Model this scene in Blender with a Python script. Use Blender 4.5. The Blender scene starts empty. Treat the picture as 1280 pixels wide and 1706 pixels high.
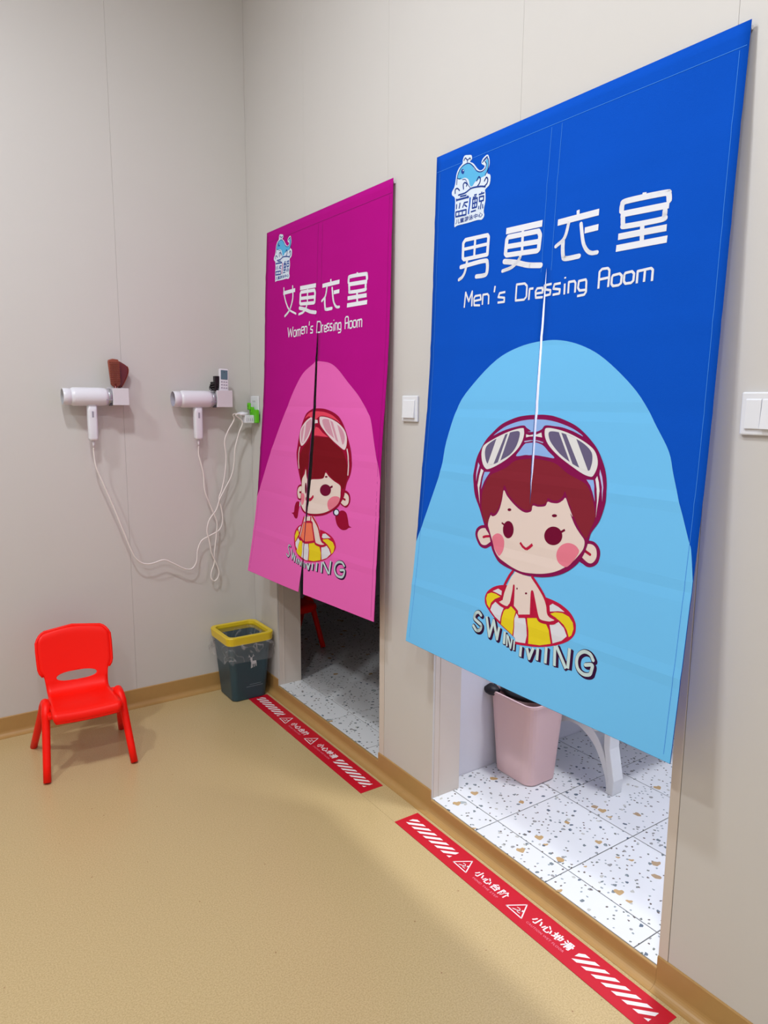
import bpy, bmesh, math, random
from mathutils import Vector, Matrix
from mathutils.geometry import tessellate_polygon

random.seed(7)
scene = bpy.context.scene
COL = scene.collection

# ------------------------------------------------------------------ camera
CAM_POS = (-1.4345, -3.2574, 1.41)
YAW, PITCH, ROLL, FOCAL_PX = 0.5972, -0.1535, 0.0064, 1195.3
cam_data = bpy.data.cameras.new('camera')
cam = bpy.data.objects.new('camera', cam_data)
COL.objects.link(cam)
_f = Vector((math.sin(YAW) * math.cos(PITCH), math.cos(YAW) * math.cos(PITCH), math.sin(PITCH)))
_r = Vector((math.cos(YAW), -math.sin(YAW), 0))
_u = _r.cross(_f)
_r2 = math.cos(ROLL) * _r + math.sin(ROLL) * _u
_u2 = -math.sin(ROLL) * _r + math.cos(ROLL) * _u
cam.matrix_world = Matrix(((_r2.x, _u2.x, -_f.x, CAM_POS[0]), (_r2.y, _u2.y, -_f.y, CAM_POS[1]), (_r2.z, _u2.z, -_f.z, CAM_POS[2]), (0, 0, 0, 1)))
cam_data.sensor_fit = 'HORIZONTAL'
cam_data.sensor_width = 36.0
cam_data.lens = FOCAL_PX / 1280.0 * 36.0
cam_data.clip_start = 0.02
scene.camera = cam

# ------------------------------------------------------------------ world, exposure
world = bpy.data.worlds.new('world')
scene.world = world
world.use_nodes = True
world.node_tree.nodes['Background'].inputs[0].default_value = (0.8, 0.85, 0.9, 1)
world.node_tree.nodes['Background'].inputs[1].default_value = 0.05
scene.view_settings.view_transform = 'Standard'
scene.view_settings.look = 'None'
scene.view_settings.gamma = 1.0
scene.view_settings.use_curve_mapping = False
scene.view_settings.exposure = 0.0

# ------------------------------------------------------------------ large lights (ceiling lamps of the rooms)
CEIL = 3.4
LAMPS = [((-1.3, -1.65), 30), ((-2.5, -1.35), 28), ((-1.5, -3.45), 17), ((-2.5, -3.4), 21)]
MENS_LAMP = ((0.48, -2.15), 30, 2.75)


def area_light(name, loc, power, size, color=(1, 1, 1)):
    d = bpy.data.lights.new(name, 'AREA')
    d.shape = 'DISK'
    d.size = size
    d.energy = power
    d.color = color
    o = bpy.data.objects.new(name, d)
    o.location = loc
    COL.objects.link(o)
    return o


for (_xy, _p) in LAMPS:
    area_light('ceiling_lamp_light', (_xy[0], _xy[1], CEIL - 0.035), _p, 0.2, (0.93, 0.975, 1.0))
area_light('dressing_room_light', (MENS_LAMP[0][0], MENS_LAMP[0][1], MENS_LAMP[2] - 0.035), MENS_LAMP[1], 0.3, (0.95, 0.98, 1.0))


# ------------------------------------------------------------------ helpers
def lin(c):
    c = c / 255.0
    return c / 12.92 if c <= 0.04045 else ((c + 0.055) / 1.055) ** 2.4


def rgb(r, g, b):
    return (lin(r), lin(g), lin(b), 1.0)


def new_mat(name, color, rough=0.6, spec=0.4, metal=0.0, noise=0.0, nscale=20.0, bump=0.0, bscale=200.0, coat=0.0, emit=0.0):
    m = bpy.data.materials.new(name)
    m.use_nodes = True
    nt = m.node_tree
    b = nt.nodes['Principled BSDF']
    b.inputs['Base Color'].default_value = color
    b.inputs['Roughness'].default_value = rough
    b.inputs['Specular IOR Level'].default_value = spec
    b.inputs['Metallic'].default_value = metal
    b.inputs['Coat Weight'].default_value = coat
    if emit:
        b.inputs['Emission Color'].default_value = color
        b.inputs['Emission Strength'].default_value = emit
    tc = nt.nodes.new('ShaderNodeTexCoord')
    if noise:
        n = nt.nodes.new('ShaderNodeTexNoise')
        n.inputs['Scale'].default_value = nscale
        n.inputs['Detail'].default_value = 4
        nt.links.new(tc.outputs['Object'], n.inputs['Vector'])
        ramp = nt.nodes.new('ShaderNodeMapRange')
        ramp.inputs['To Min'].default_value = 1 - noise
        ramp.inputs['To Max'].default_value = 1 + noise
        nt.links.new(n.outputs['Fac'], ramp.inputs['Value'])
        mx = nt.nodes.new('ShaderNodeVectorMath')
        mx.operation = 'SCALE'
        mx.inputs[0].default_value = color[:3]
        nt.links.new(ramp.outputs['Result'], mx.inputs['Scale'])
        nt.links.new(mx.outputs['Vector'], b.inputs['Base Color'])
    if bump:
        n2 = nt.nodes.new('ShaderNodeTexNoise')
        n2.inputs['Scale'].default_value = bscale
        n2.inputs['Detail'].default_value = 3
        nt.links.new(tc.outputs['Object'], n2.inputs['Vector'])
        bp = nt.nodes.new('ShaderNodeBump')
        bp.inputs['Strength'].default_value = bump
        bp.inputs['Distance'].default_value = 0.002
        nt.links.new(n2.outputs['Fac'], bp.inputs['Height'])
        nt.links.new(bp.outputs['Normal'], b.inputs['Normal'])
    return m


MAT = {}


def mat(name):
    return MAT[name]


def link_obj(name, me, parent=None):
    o = bpy.data.objects.new(name, me)
    COL.objects.link(o)
    if parent is not None:
        o.parent = parent
    return o


def obj(name, bm, material, parent=None, smooth=False, bevel=0.0, seg=2):
    me = bpy.data.meshes.new(name)
    bm.normal_update()
    bm.to_mesh(me)
    bm.free()
    mats = material if isinstance(material, (list, tuple)) else [material]
    for m in mats:
        me.materials.append(mat(m) if isinstance(m, str) else m)
    if smooth:
        for p in me.polygons:
            p.use_smooth = True
    o = link_obj(name, me, parent)
    if bevel:
        md = o.modifiers.new('bevel', 'BEVEL')
        md.width = bevel
        md.segments = seg
        md.limit_method = 'ANGLE'
        md.angle_limit = math.radians(40)
    return o


def thing(name, label, cat, loc=(0, 0, 0), rotz=0.0, group=None):
    o = bpy.data.objects.new(name, None)
    COL.objects.link(o)
    o.location = loc
    o.rotation_euler = (0, 0, rotz)
    o.empty_display_size = 0.05
    tag(o, label, cat, group)
    return o


def tag(o, label, cat, group=None):
    o['label'] = label
    o['category'] = cat
    if group:
        o['group'] = group
    return o


def struct(o, label=None):
    o['kind'] = 'structure'
    if label:
        o['label'] = label
    return o


def add_box(bm, x0, x1, y0, y1, z0, z1):
    vs = [bm.verts.new(p) for p in ((x0, y0, z0), (x1, y0, z0), (x1, y1, z0), (x0, y1, z0), (x0, y0, z1), (x1, y0, z1), (x1, y1, z1), (x0, y1, z1))]
    for f in ((0, 3, 2, 1), (4, 5, 6, 7), (0, 1, 5, 4), (1, 2, 6, 5), (2, 3, 7, 6), (3, 0, 4, 7)):
        bm.faces.new([vs[i] for i in f])


def box(x0, x1, y0, y1, z0, z1):
    bm = bmesh.new()
    add_box(bm, min(x0, x1), max(x0, x1), min(y0, y1), max(y0, y1), min(z0, z1), max(z0, z1))
    return bm


def prism(pts, axis, a0, a1):
    """extrude a 2D polygon along axis ('x','y','z')"""
    bm = bmesh.new()

    def P(p, a):
        return {'x': (a, p[0], p[1]), 'y': (p[0], a, p[1]), 'z': (p[0], p[1], a)}[axis]
    A = [bm.verts.new(P(p, a0)) for p in pts]
    B = [bm.verts.new(P(p, a1)) for p in pts]
    n = len(pts)
    bm.faces.new(A)
    bm.faces.new(B[::-1])
    for i in range(n):
        bm.faces.new((A[i], B[i], B[(i + 1) % n], A[(i + 1) % n]))
    bmesh.ops.recalc_face_normals(bm, faces=bm.faces)
    return bm


def catmull(pts, closed=False, n=6):
    P = [Vector(p) for p in pts]
    N = len(P)
    out = []
    segs = N if closed else N - 1
    for i in range(segs):
        if closed:
            a, b, c, d = P[(i - 1) % N], P[i], P[(i + 1) % N], P[(i + 2) % N]
        else:
            b, c = P[i], P[i + 1]
            a = P[i - 1] if i > 0 else b * 2 - c
            d = P[i + 2] if i + 2 < N else c * 2 - b
        for k in range(n):
            f = k / n
            out.append(b + 0.5 * f * (c - a + f * (2 * a - 5 * b + 4 * c - d + f * (3 * (b - c) + d - a))))
    if not closed:
        out.append(P[-1])
    return out


def tube_bm(pts, radius, sides=10, caps=True, bm=None):
    bm = bm or bmesh.new()
    P = [Vector(p) for p in pts]
    n = len(P)
    R = radius if isinstance(radius, (list, tuple)) else [radius] * n
    up = Vector((0.123, 0.456, 0.88)).normalized()
    rings = []
    prev = None
    for i in range(n):
        t = (P[min(i + 1, n - 1)] - P[max(i - 1, 0)]).normalized()
        if prev is None:
            nn = (up - t * up.dot(t)).normalized()
        else:
            nn = (prev - t * prev.dot(t)).normalized()
        prev = nn
        bb = t.cross(nn)
        rings.append([bm.verts.new(P[i] + (nn * math.cos(2 * math.pi * k / sides) + bb * math.sin(2 * math.pi * k / sides)) * R[i]) for k in range(sides)])
    for i in range(n - 1):
        for k in range(sides):
            bm.faces.new((rings[i][k], rings[i][(k + 1) % sides], rings[i + 1][(k + 1) % sides], rings[i + 1][k]))
    if caps:
        bm.faces.new(rings[0][::-1])
        bm.faces.new(rings[-1])
    bmesh.ops.recalc_face_normals(bm, faces=bm.faces)
    return bm


def rrect(cx, cy, hx, hy, r, n=5):
    out = []
    for (sx, sy, a0) in ((1, 1, 0), (-1, 1, 90), (-1, -1, 180), (1, -1, 270)):
        for k in range(n + 1):
            a = math.radians(a0 + 90.0 * k / n)
            out.append((cx + sx * (hx - r) + r * math.cos(a), cy + sy * (hy - r) + r * math.sin(a)))
    return out


def loft(rings, cap0=True, cap1=True, closed_loop=True):
    """rings: list of equally long lists of 3D points"""
    bm = bmesh.new()
    V = [[bm.verts.new(p) for p in r] for r in rings]
    n = len(rings[0])
    for i in range(len(V) - 1):
        for k in range(n if closed_loop else n - 1):
            bm.faces.new((V[i][k], V[i][(k + 1) % n], V[i + 1][(k + 1) % n], V[i + 1][k]))
    if cap0:
        bm.faces.new(V[0][::-1])
    if cap1:
        bm.faces.new(V[-1])
    bmesh.ops.recalc_face_normals(bm, faces=bm.faces)
    return bm


def copy_tree(o, parent=None):
    c = o.copy()
    COL.objects.link(c)
    c.parent = parent
    for ch in [q for q in o.children]:
        copy_tree(ch, c)
    return c


# ------------------------------------------------------------------ materials
def make_materials():
    MAT['panel'] = new_mat('wall_panel', rgb(205, 202, 200), 0.45, 0.35, noise=0.02, nscale=2.5, bump=0.05, bscale=60)
    MAT['panel_gap'] = new_mat('panel_joint', rgb(214, 208, 204), 0.5, 0.3)
    MAT['plain_wall'] = new_mat('plain_wall', rgb(206, 200, 194), 0.6, 0.3)
    MAT['jamb'] = new_mat('jamb_board', rgb(210, 200, 192), 0.4, 0.4)
    MAT['ceiling'] = new_mat('ceiling_paint', rgb(225, 225, 225), 0.8, 0.2)
    MAT['room_white'] = new_mat('dressing_room_wall', rgb(222, 222, 232), 0.35, 0.4)
    MAT['skirting'] = new_mat('coved_vinyl', rgb(176, 138, 84), 0.38, 0.45, noise=0.06, nscale=30)
    # speckled vinyl floor
    m = new_mat('vinyl_floor', rgb(196, 172, 128), 0.3, 0.45, bump=0.03, bscale=400)
    nt = m.node_tree
    b = nt.nodes['Principled BSDF']
    tc = [n for n in nt.nodes if n.type == 'TEX_COORD'][0]
    fine = nt.nodes.new('ShaderNodeTexNoise')
    fine.inputs['Scale'].default_value = 260
    fine.inputs['Detail'].default_value = 3
    nt.links.new(tc.outputs['Object'], fine.inputs['Vector'])
    spots = nt.nodes.new('ShaderNodeTexVoronoi')
    spots.inputs['Scale'].default_value = 14
    nt.links.new(tc.outputs['Object'], spots.inputs['Vector'])
    r1 = nt.nodes.new('ShaderNodeValToRGB')
    r1.color_ramp.elements[0].position = 0.35
    r1.color_ramp.elements[0].color = rgb(182, 157, 112)
    r1.color_ramp.elements[1].position = 0.62
    r1.color_ramp.elements[1].color = rgb(200, 177, 132)
    nt.links.new(fine.outputs['Fac'], r1.inputs['Fac'])
    r2 = nt.nodes.new('ShaderNodeMath')
    r2.operation = 'LESS_THAN'
    r2.inputs[1].default_value = 0.035
    nt.links.new(spots.outputs['Distance'], r2.inputs[0])
    mx = nt.nodes.new('ShaderNodeMix')
    mx.data_type = 'RGBA'
    nt.links.new(r2.outputs[0], mx.inputs['Factor'])
    nt.links.new(r1.outputs['Color'], mx.inputs['A'])
    mx.inputs['B'].default_value = rgb(160, 125, 85)
    nt.links.new(mx.outputs['Result'], b.inputs['Base Color'])
    MAT['vinyl'] = m
    # terrazzo tile: chips of several sizes and colours
    m = new_mat('terrazzo_tile', rgb(222, 224, 228), 0.25, 0.5)
    nt = m.node_tree
    b = nt.nodes['Principled BSDF']
    tc = [n for n in nt.nodes if n.type == 'TEX_COORD'][0]
    info = nt.nodes.new('ShaderNodeObjectInfo')
    off = nt.nodes.new('ShaderNodeVectorMath')
    off.operation = 'SCALE'
    nt.links.new(info.outputs['Location'], off.inputs[0])
    off.inputs['Scale'].default_value = 3.7
    addv = nt.nodes.new('ShaderNodeVectorMath')
    addv.operation = 'ADD'
    nt.links.new(tc.outputs['Object'], addv.inputs[0])
    nt.links.new(off.outputs['Vector'], addv.inputs[1])
    last = None
    base = rgb(224, 226, 230)
    for (scale, thr, cols, keep) in ((34, 0.19, [rgb(120, 130, 135), rgb(96, 108, 122), rgb(150, 150, 150), rgb(190, 190, 185)], 0.24), (62, 0.2, [rgb(120, 125, 120), rgb(150, 160, 165), rgb(110, 100, 95)], 0.28), (15, 0.16, [rgb(186, 152, 104), rgb(176, 150, 118), rgb(168, 176, 178)], 0.1)):
        mp = nt.nodes.new('ShaderNodeMapping')
        mp.inputs['Rotation'].default_value = (0, 0, scale)
        nt.links.new(addv.outputs['Vector'], mp.inputs['Vector'])
        dist = nt.nodes.new('ShaderNodeTexNoise')
        dist.inputs['Scale'].default_value = scale * 1.8
        nt.links.new(mp.outputs['Vector'], dist.inputs['Vector'])
        sc = nt.nodes.new('ShaderNodeVectorMath')
        sc.operation = 'MULTIPLY_ADD'
        nt.links.new(dist.outputs['Color'], sc.inputs[0])
        sc.inputs[1].default_value = (0.55 / scale, 0.55 / scale, 0)
        nt.links.new(mp.outputs['Vector'], sc.inputs[2])
        vo = nt.nodes.new('ShaderNodeTexVoronoi')
        vo.voronoi_dimensions = '2D'
        vo.inputs['Scale'].default_value = scale
        nt.links.new(sc.outputs['Vector'], vo.inputs['Vector'])
        sep = nt.nodes.new('ShaderNodeSeparateColor')
        nt.links.new(vo.outputs['Color'], sep.inputs['Color'])
        lt = nt.nodes.new('ShaderNodeMath')
        lt.operation = 'LESS_THAN'
        nt.links.new(vo.outputs['Distance'], lt.inputs[0])
        lt.inputs[1].default_value = thr
        kp = nt.nodes.new('ShaderNodeMath')
        kp.operation = 'LESS_THAN'
        nt.links.new(sep.outputs['Red'], kp.inputs[0])
        kp.inputs[1].default_value = keep
        mul = nt.nodes.new('ShaderNodeMath')
        mul.operation = 'MULTIPLY'
        nt.links.new(lt.outputs[0], mul.inputs[0])
        nt.links.new(kp.outputs[0], mul.inputs[1])
        rp = nt.nodes.new('ShaderNodeValToRGB')
        rp.color_ramp.interpolation = 'CONSTANT'
        els = rp.color_ramp.elements
        els[0].color = cols[0]
        els[1].position = 1.0 / len(cols)
        els[1].color = cols[1]
        for i in range(2, len(cols)):
            e = els.new(i / len(cols))
            e.color = cols[i]
        nt.links.new(sep.outputs['Green'], rp.inputs['Fac'])
        mx = nt.nodes.new('ShaderNodeMix')
        mx.data_type = 'RGBA'
        nt.links.new(mul.outputs[0], mx.inputs['Factor'])
        if last is None:
            mx.inputs['A'].default_value = base
        else:
            nt.links.new(last, mx.inputs['A'])
        nt.links.new(rp.outputs['Color'], mx.inputs['B'])
        last = mx.outputs['Result']
    nt.links.new(last, b.inputs['Base Color'])
    MAT['terrazzo'] = m
    MAT['heart_tan'] = new_mat('heart_chip', rgb(190, 158, 112), 0.3, 0.5, noise=0.12, nscale=60)
    MAT['grout'] = new_mat('grout', rgb(150, 148, 146), 0.9, 0.1)
    # cloth
    for k, c in dict(cloth_blue=(8, 80, 194), cloth_magenta=(176, 12, 132)).items():
        MAT[k] = new_mat(k, rgb(*c), 0.9, 0.08, noise=0.05, nscale=6, bump=0.25, bscale=900)
    pal = dict(arch_blue=(112, 192, 246), plum=(132, 22, 80), skin=(226, 208, 202), crimson=(186, 28, 66), cap_blue=(142, 178, 236), lilac=(186, 186, 232), lens_white=(222, 222, 226), lens_grey=(104, 96, 130), hair=(132, 40, 54), cheek=(226, 124, 146), maroon=(112, 16, 52), ring_yellow=(226, 204, 40), ring_white=(216, 216, 226), mint=(196, 218, 222), ink=(56, 22, 62), print_white=(226, 228, 238), logo_white=(214, 226, 242), whale_blue=(92, 178, 226), navy=(44, 70, 150), arch_pink=(228, 102, 184), wine=(150, 16, 52), cap_red=(226, 70, 96), pearl=(226, 206, 214), lens_pink=(206, 148, 170), hair_dark=(122, 20, 32), swim_orange=(236, 122, 92))
    for k, c in pal.items():
        MAT[k] = new_mat('print_' + k, rgb(*c), 0.9, 0.06)
    MAT['stitch_blue'] = new_mat('stitch_blue', rgb(60, 130, 225), 0.8, 0.2)
    MAT['stitch_pink'] = new_mat('stitch_magenta', rgb(140, 20, 110), 0.8, 0.2)
    MAT['tape_red'] = new_mat('tape_red', rgb(196, 8, 38), 0.5, 0.4, bump=0.05, bscale=300)
    MAT['tape_white'] = new_mat('tape_white', rgb(238, 232, 236), 0.5, 0.3)
    MAT['tape_faint'] = new_mat('tape_faint_print', rgb(226, 140, 160), 0.5, 0.3)
    MAT['chair_red'] = new_mat('red_plastic', rgb(255, 20, 5), 0.4, 0.25)
    MAT['bin_teal'] = new_mat('teal_plastic', rgb(46, 72, 84), 0.4, 0.45)
    MAT['rim_yellow'] = new_mat('yellow_plastic', rgb(226, 196, 40), 0.35, 0.5)
    MAT['bin_print'] = new_mat('bin_print', rgb(206, 208, 216), 0.6, 0.3)
    MAT['bin_print_faint'] = new_mat('bin_print_faint', rgb(120, 138, 150), 0.6, 0.3)
    MAT['white_plastic'] = new_mat('white_plastic', rgb(226, 226, 236), 0.28, 0.5)
    MAT['holder_plastic'] = new_mat('holder_plastic', rgb(216, 212, 220), 0.4, 0.4)
    MAT['silver'] = new_mat('silver_ring', rgb(176, 178, 186), 0.3, 0.5, metal=0.5)
    MAT['dark_grey'] = new_mat('dark_grey_plastic', rgb(70, 66, 76), 0.5, 0.4)
    MAT['black_plastic'] = new_mat('black_plastic', rgb(24, 20, 26), 0.5, 0.4)
    MAT['cord_white'] = new_mat('cord_white', rgb(232, 226, 224), 0.45, 0.4)
    MAT['brush_brown'] = new_mat('brush_brown', rgb(146, 74, 56), 0.35, 0.5)
    MAT['brush_dark'] = new_mat('brush_dark', rgb(112, 36, 34), 0.25, 0.6)
    MAT['screen_teal'] = new_mat('screen_teal', rgb(92, 122, 136), 0.2, 0.5)
    MAT['button_grey'] = new_mat('button_grey', rgb(160, 156, 172), 0.5, 0.3)
    MAT['switch_white'] = new_mat('switch_white', rgb(226, 228, 236), 0.3, 0.5)
    MAT['green_plastic'] = new_mat('green_plastic', rgb(96, 196, 24), 0.4, 0.4)
    MAT['pink_plastic'] = new_mat('pink_plastic', rgb(228, 194, 195), 0.4, 0.4)
    MAT['bench_white'] = new_mat('bench_white', rgb(232, 234, 236), 0.35, 0.45)
    MAT['lamp_body'] = new_mat('lamp_body', rgb(235, 235, 235), 0.5, 0.4)
    MAT['lamp_glow'] = new_mat('lamp_glow', (1, 0.98, 0.95, 1), 0.5, 0.1, emit=6.0)
    # thin clear bag film
    m = bpy.data.materials.new('clear_film')
    m.use_nodes = True
    nt = m.node_tree
    b = nt.nodes['Principled BSDF']
    b.inputs['Base Color'].default_value = rgb(225, 220, 224)
    b.inputs['Roughness'].default_value = 0.18
    b.inputs['Specular IOR Level'].default_value = 0.9
    tc = nt.nodes.new('ShaderNodeTexCoord')
    no = nt.nodes.new('ShaderNodeTexNoise')
    no.inputs['Scale'].default_value = 13
    no.inputs['Detail'].default_value = 0.5
    no.inputs['Distortion'].default_value = 1.5
    nt.links.new(tc.outputs['Object'], no.inputs['Vector'])
    # folded creases of the film: thin bands where the noise crosses its middle
    sub = nt.nodes.new('ShaderNodeMath')
    sub.operation = 'SUBTRACT'
    sub.inputs[1].default_value = 0.5
    nt.links.new(no.outputs['Fac'], sub.inputs[0])
    ab = nt.nodes.new('ShaderNodeMath')
    ab.operation = 'ABSOLUTE'
    nt.links.new(sub.outputs[0], ab.inputs[0])
    mr = nt.nodes.new('ShaderNodeMapRange')
    mr.inputs['From Min'].default_value = 0.0
    mr.inputs['From Max'].default_value = 0.03
    mr.inputs['To Min'].default_value = 0.36
    mr.inputs['To Max'].default_value = 0.09
    nt.links.new(ab.outputs[0], mr.inputs['Value'])
    nt.links.new(mr.outputs['Result'], b.inputs['Alpha'])
    bp = nt.nodes.new('ShaderNodeBump')
    bp.inputs['Strength'].default_value = 0.6
    bp.inputs['Distance'].default_value = 0.01
    nt.links.new(no.outputs['Fac'], bp.inputs['Height'])
    nt.links.new(bp.outputs['Normal'], b.inputs['Normal'])
    MAT['film'] = m


make_materials()

# ------------------------------------------------------------------ main room shell
SEAM_BACK = 0.5994
D1 = (-0.2526, -1.1251)          # women's doorway
D2 = (-1.4503, -2.3473)          # men's doorway
HEAD = 2.06
ZT = 0.0513                      # dressing room floor level
XW, YF = -3.3, -4.4              # far ends of the main room
TOP = CEIL


def build_shell():
    # floor: two vinyl sheets meeting at a seam along the tape
    fl = struct(obj('floor', box(XW, 0.0, YF, 0.0, -0.12, -0.003), 'grout'), 'speckled tan vinyl floor of the changing area')
    for (a, b) in ((XW, -0.1392), (-0.1385, 0.0)):
        obj('vinyl_sheet', box(a, b, YF, 0.0, -0.003, 0.0), 'vinyl', fl)
    ce = struct(obj('ceiling', box(XW, 0.0, YF, 0.0, TOP, TOP + 0.1), 'ceiling'), 'white flat ceiling above the changing area')
    # back wall with panels
    wb = struct(obj('wall_back', box(XW, 0.0, 0.008, 0.10, -0.12, TOP), 'panel_gap'), 'pale panelled wall carrying the hair dryers')
    x = 0.0
    k = 0
    while x > XW + 0.01:
        x1 = -SEAM_BACK * (k + 1)
        a = max(x1, XW)
        obj('panel', box(a + 0.0003, x - (0.0003 if k else 0.0), 0.0, 0.008, 0.0, TOP), 'panel', wb, bevel=0.0004)
        x = x1
        k += 1
    # door wall: solid pieces between the doorways
    bm = bmesh.new()
    for (y0, y1, z0, z1) in ((D1[0] + 0.025, 0.10, -0.12, TOP), (D2[0] + 0.025, D1[1] - 0.025, -0.12, TOP), (YF, D2[1] - 0.025, -0.12, TOP), (D1[1] - 0.025, D1[0] + 0.025, HEAD + 0.025, TOP), (D2[1] - 0.025, D2[0] + 0.025, HEAD + 0.025, TOP)):
        add_box(bm, 0.008, 0.115, y0, y1, z0, z1)
    wd = struct(obj('wall_right', bm, 'panel_gap'), 'pale panelled wall with two curtained doorways')
    g = 0.0003
    s1, s2, s3, s4, s5 = -0.565, -1.158, -1.777, -2.3735, -2.975

    def panel(poly):
        obj('panel', prism(poly, 'x', 0.0, 0.008), 'panel', wd, bevel=0.0004)
    panel([(0, 0), (D1[0], 0), (D1[0], HEAD), (s1 + g, HEAD), (s1 + g, TOP), (0, TOP)])
    panel([(s1 - g, HEAD), (s2 + g, HEAD), (s2 + g, TOP), (s1 - g, TOP)])
    panel([(s2 - g, 0), (D2[0], 0), (D2[0], HEAD), (s3 + g, HEAD), (s3 + g, TOP), (s2 - g, TOP)])
    panel([(s3 - g, HEAD), (s4 + g, HEAD), (s4 + g, TOP), (s3 - g, TOP)])
    panel([(s4 - g, 0), (s5 + g, 0), (s5 + g, TOP), (s4 - g, TOP)])
    panel([(s5 - g, 0), (-3.58 + g, 0), (-3.58 + g, TOP), (s5 - g, TOP)])
    panel([(-3.58 - g, 0), (YF, 0), (YF, TOP), (-3.58 - g, TOP)])
    # door linings
    n = 1
    for (a, b, lab) in ((D1[0], D1[1], "beige board lining the women's doorway"), (D2[0], D2[1], "beige board lining the men's doorway")):
        o = bpy.data.objects.new('trim_%d' % n, None)
        COL.objects.link(o)
        struct(o, lab)
        n += 1
        obj('jamb', box(0.0085, 0.124, a, a + 0.024, ZT - 0.001, HEAD + 0.024), 'jamb', o, bevel=0.002)
        obj('jamb', box(0.0085, 0.124, b - 0.024, b, ZT - 0.001, HEAD + 0.024), 'jamb', o, bevel=0.002)
        obj('jamb', box(0.0085, 0.124, b, a, HEAD, HEAD + 0.024), 'jamb', o, bevel=0.002)
        s = s2 if n == 2 else s4
        obj('edge_strip', box(-0.001, 0.0085, s + 0.0012, b, ZT, HEAD), 'jamb', o, bevel=0.001)
        obj('stop_bead', box(0.030, 0.034, a - 0.0015, a, ZT, HEAD), 'jamb', o)
    # unseen walls of the room
    struct(obj('wall_left', box(XW - 0.1, XW, YF, 0.1, -0.12, TOP), 'plain_wall'), 'plain pale wall closing the changing area')
    struct(obj('wall_front', box(XW - 0.1, 0.1, YF - 0.1, YF, -0.12, TOP), 'plain_wall'), 'plain pale wall behind the viewer')

    # coved vinyl skirting
    def cove(h, r=0.022, t=0.004):
        p = [(0.0, 0.0), (-(r + t + 0.004), 0.0), (-(r + t + 0.004), 0.0012)]
        for k in range(7):
            a = math.radians(90.0 * k / 6)
            p.append((-t - r + r * math.sin(a), 0.0012 + r - r * math.cos(a)))
        p += [(-t, h - 0.003), (-t + 0.002, h), (0.0, h)]
        return p

    def skirt_x(name, y0, y1, h, lab, top_in=0.0):
        pr = cove(h)
        if top_in:
            pr = pr[:-2] + [(-0.003, h), (top_in, h), (top_in, 0.0)]
        return struct(obj(name, prism(pr, 'y', y0, y1), 'skirting', smooth=False), lab)

    # profile lies in x-z and is extruded along y
    skirt_x('baseboard_right_corner', D1[0], 0.0, 0.084, 'ochre coved skirting in the corner behind the bin')
    skirt_x('baseboard_right_middle', D2[0] - 0.0, s2 + 0.034, 0.084, 'ochre coved skirting between the two doorways')
    skirt_x('baseboard_right_near', YF, D2[1], 0.084, 'ochre coved skirting beside the viewer')
    skirt_x('trim_3', D1[1] + 0.0005, D1[0] - 0.0005, ZT - 0.0022, "ochre vinyl step up into the women's doorway", 0.004)
    skirt_x('trim_4', D2[1] + 0.0005, D2[0] - 0.0005, ZT - 0.0022, "ochre vinyl step up into the men's doorway", 0.004)
    pb = [(y, z) for (y, z) in cove(0.084)]
    struct(obj('baseboard_back', prism(pb, 'x', XW, -0.0285), 'skirting'), 'ochre coved skirting below the hair dryers')


build_shell()


# ------------------------------------------------------------------ dressing rooms
def tiled_floor(name, x0, x1, y0, y1, lab, xoff, yoff):
    fl = struct(obj(name, box(x0, x1, y0, y1, -0.05, ZT - 0.003), 'grout'), lab)
    pitch, g = 0.3, 0.0014
    base = None
    ix0 = math.floor((x0 - xoff) / pitch)
    iy0 = math.floor((y0 - yoff) / pitch)
    i = ix0
    while xoff + i * pitch < x1:
        a, b = max(xoff + i * pitch, x0), min(xoff + (i + 1) * pitch, x1)
        j = iy0
        while yoff + j * pitch < y1:
            c, d = max(yoff + j * pitch, y0), min(yoff + (j + 1) * pitch, y1)
            full = (b - a > pitch - 1e-4) and (d - c > pitch - 1e-4)
            if b - a > 0.01 and d - c > 0.01:
                hx, hy = (b - a) / 2 - g, (d - c) / 2 - g
                if full and base:
                    o = base.copy()
                    COL.objects.link(o)
                else:
                    o = obj('tile', box(-hx, hx, -hy, hy, -0.002, 0.0), 'terrazzo', fl, bevel=0.0008, seg=1)
                    if full:
                        base = o
                o.location = ((a + b) / 2, (c + d) / 2, ZT)
            j += 1
        i += 1
    return fl


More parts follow.
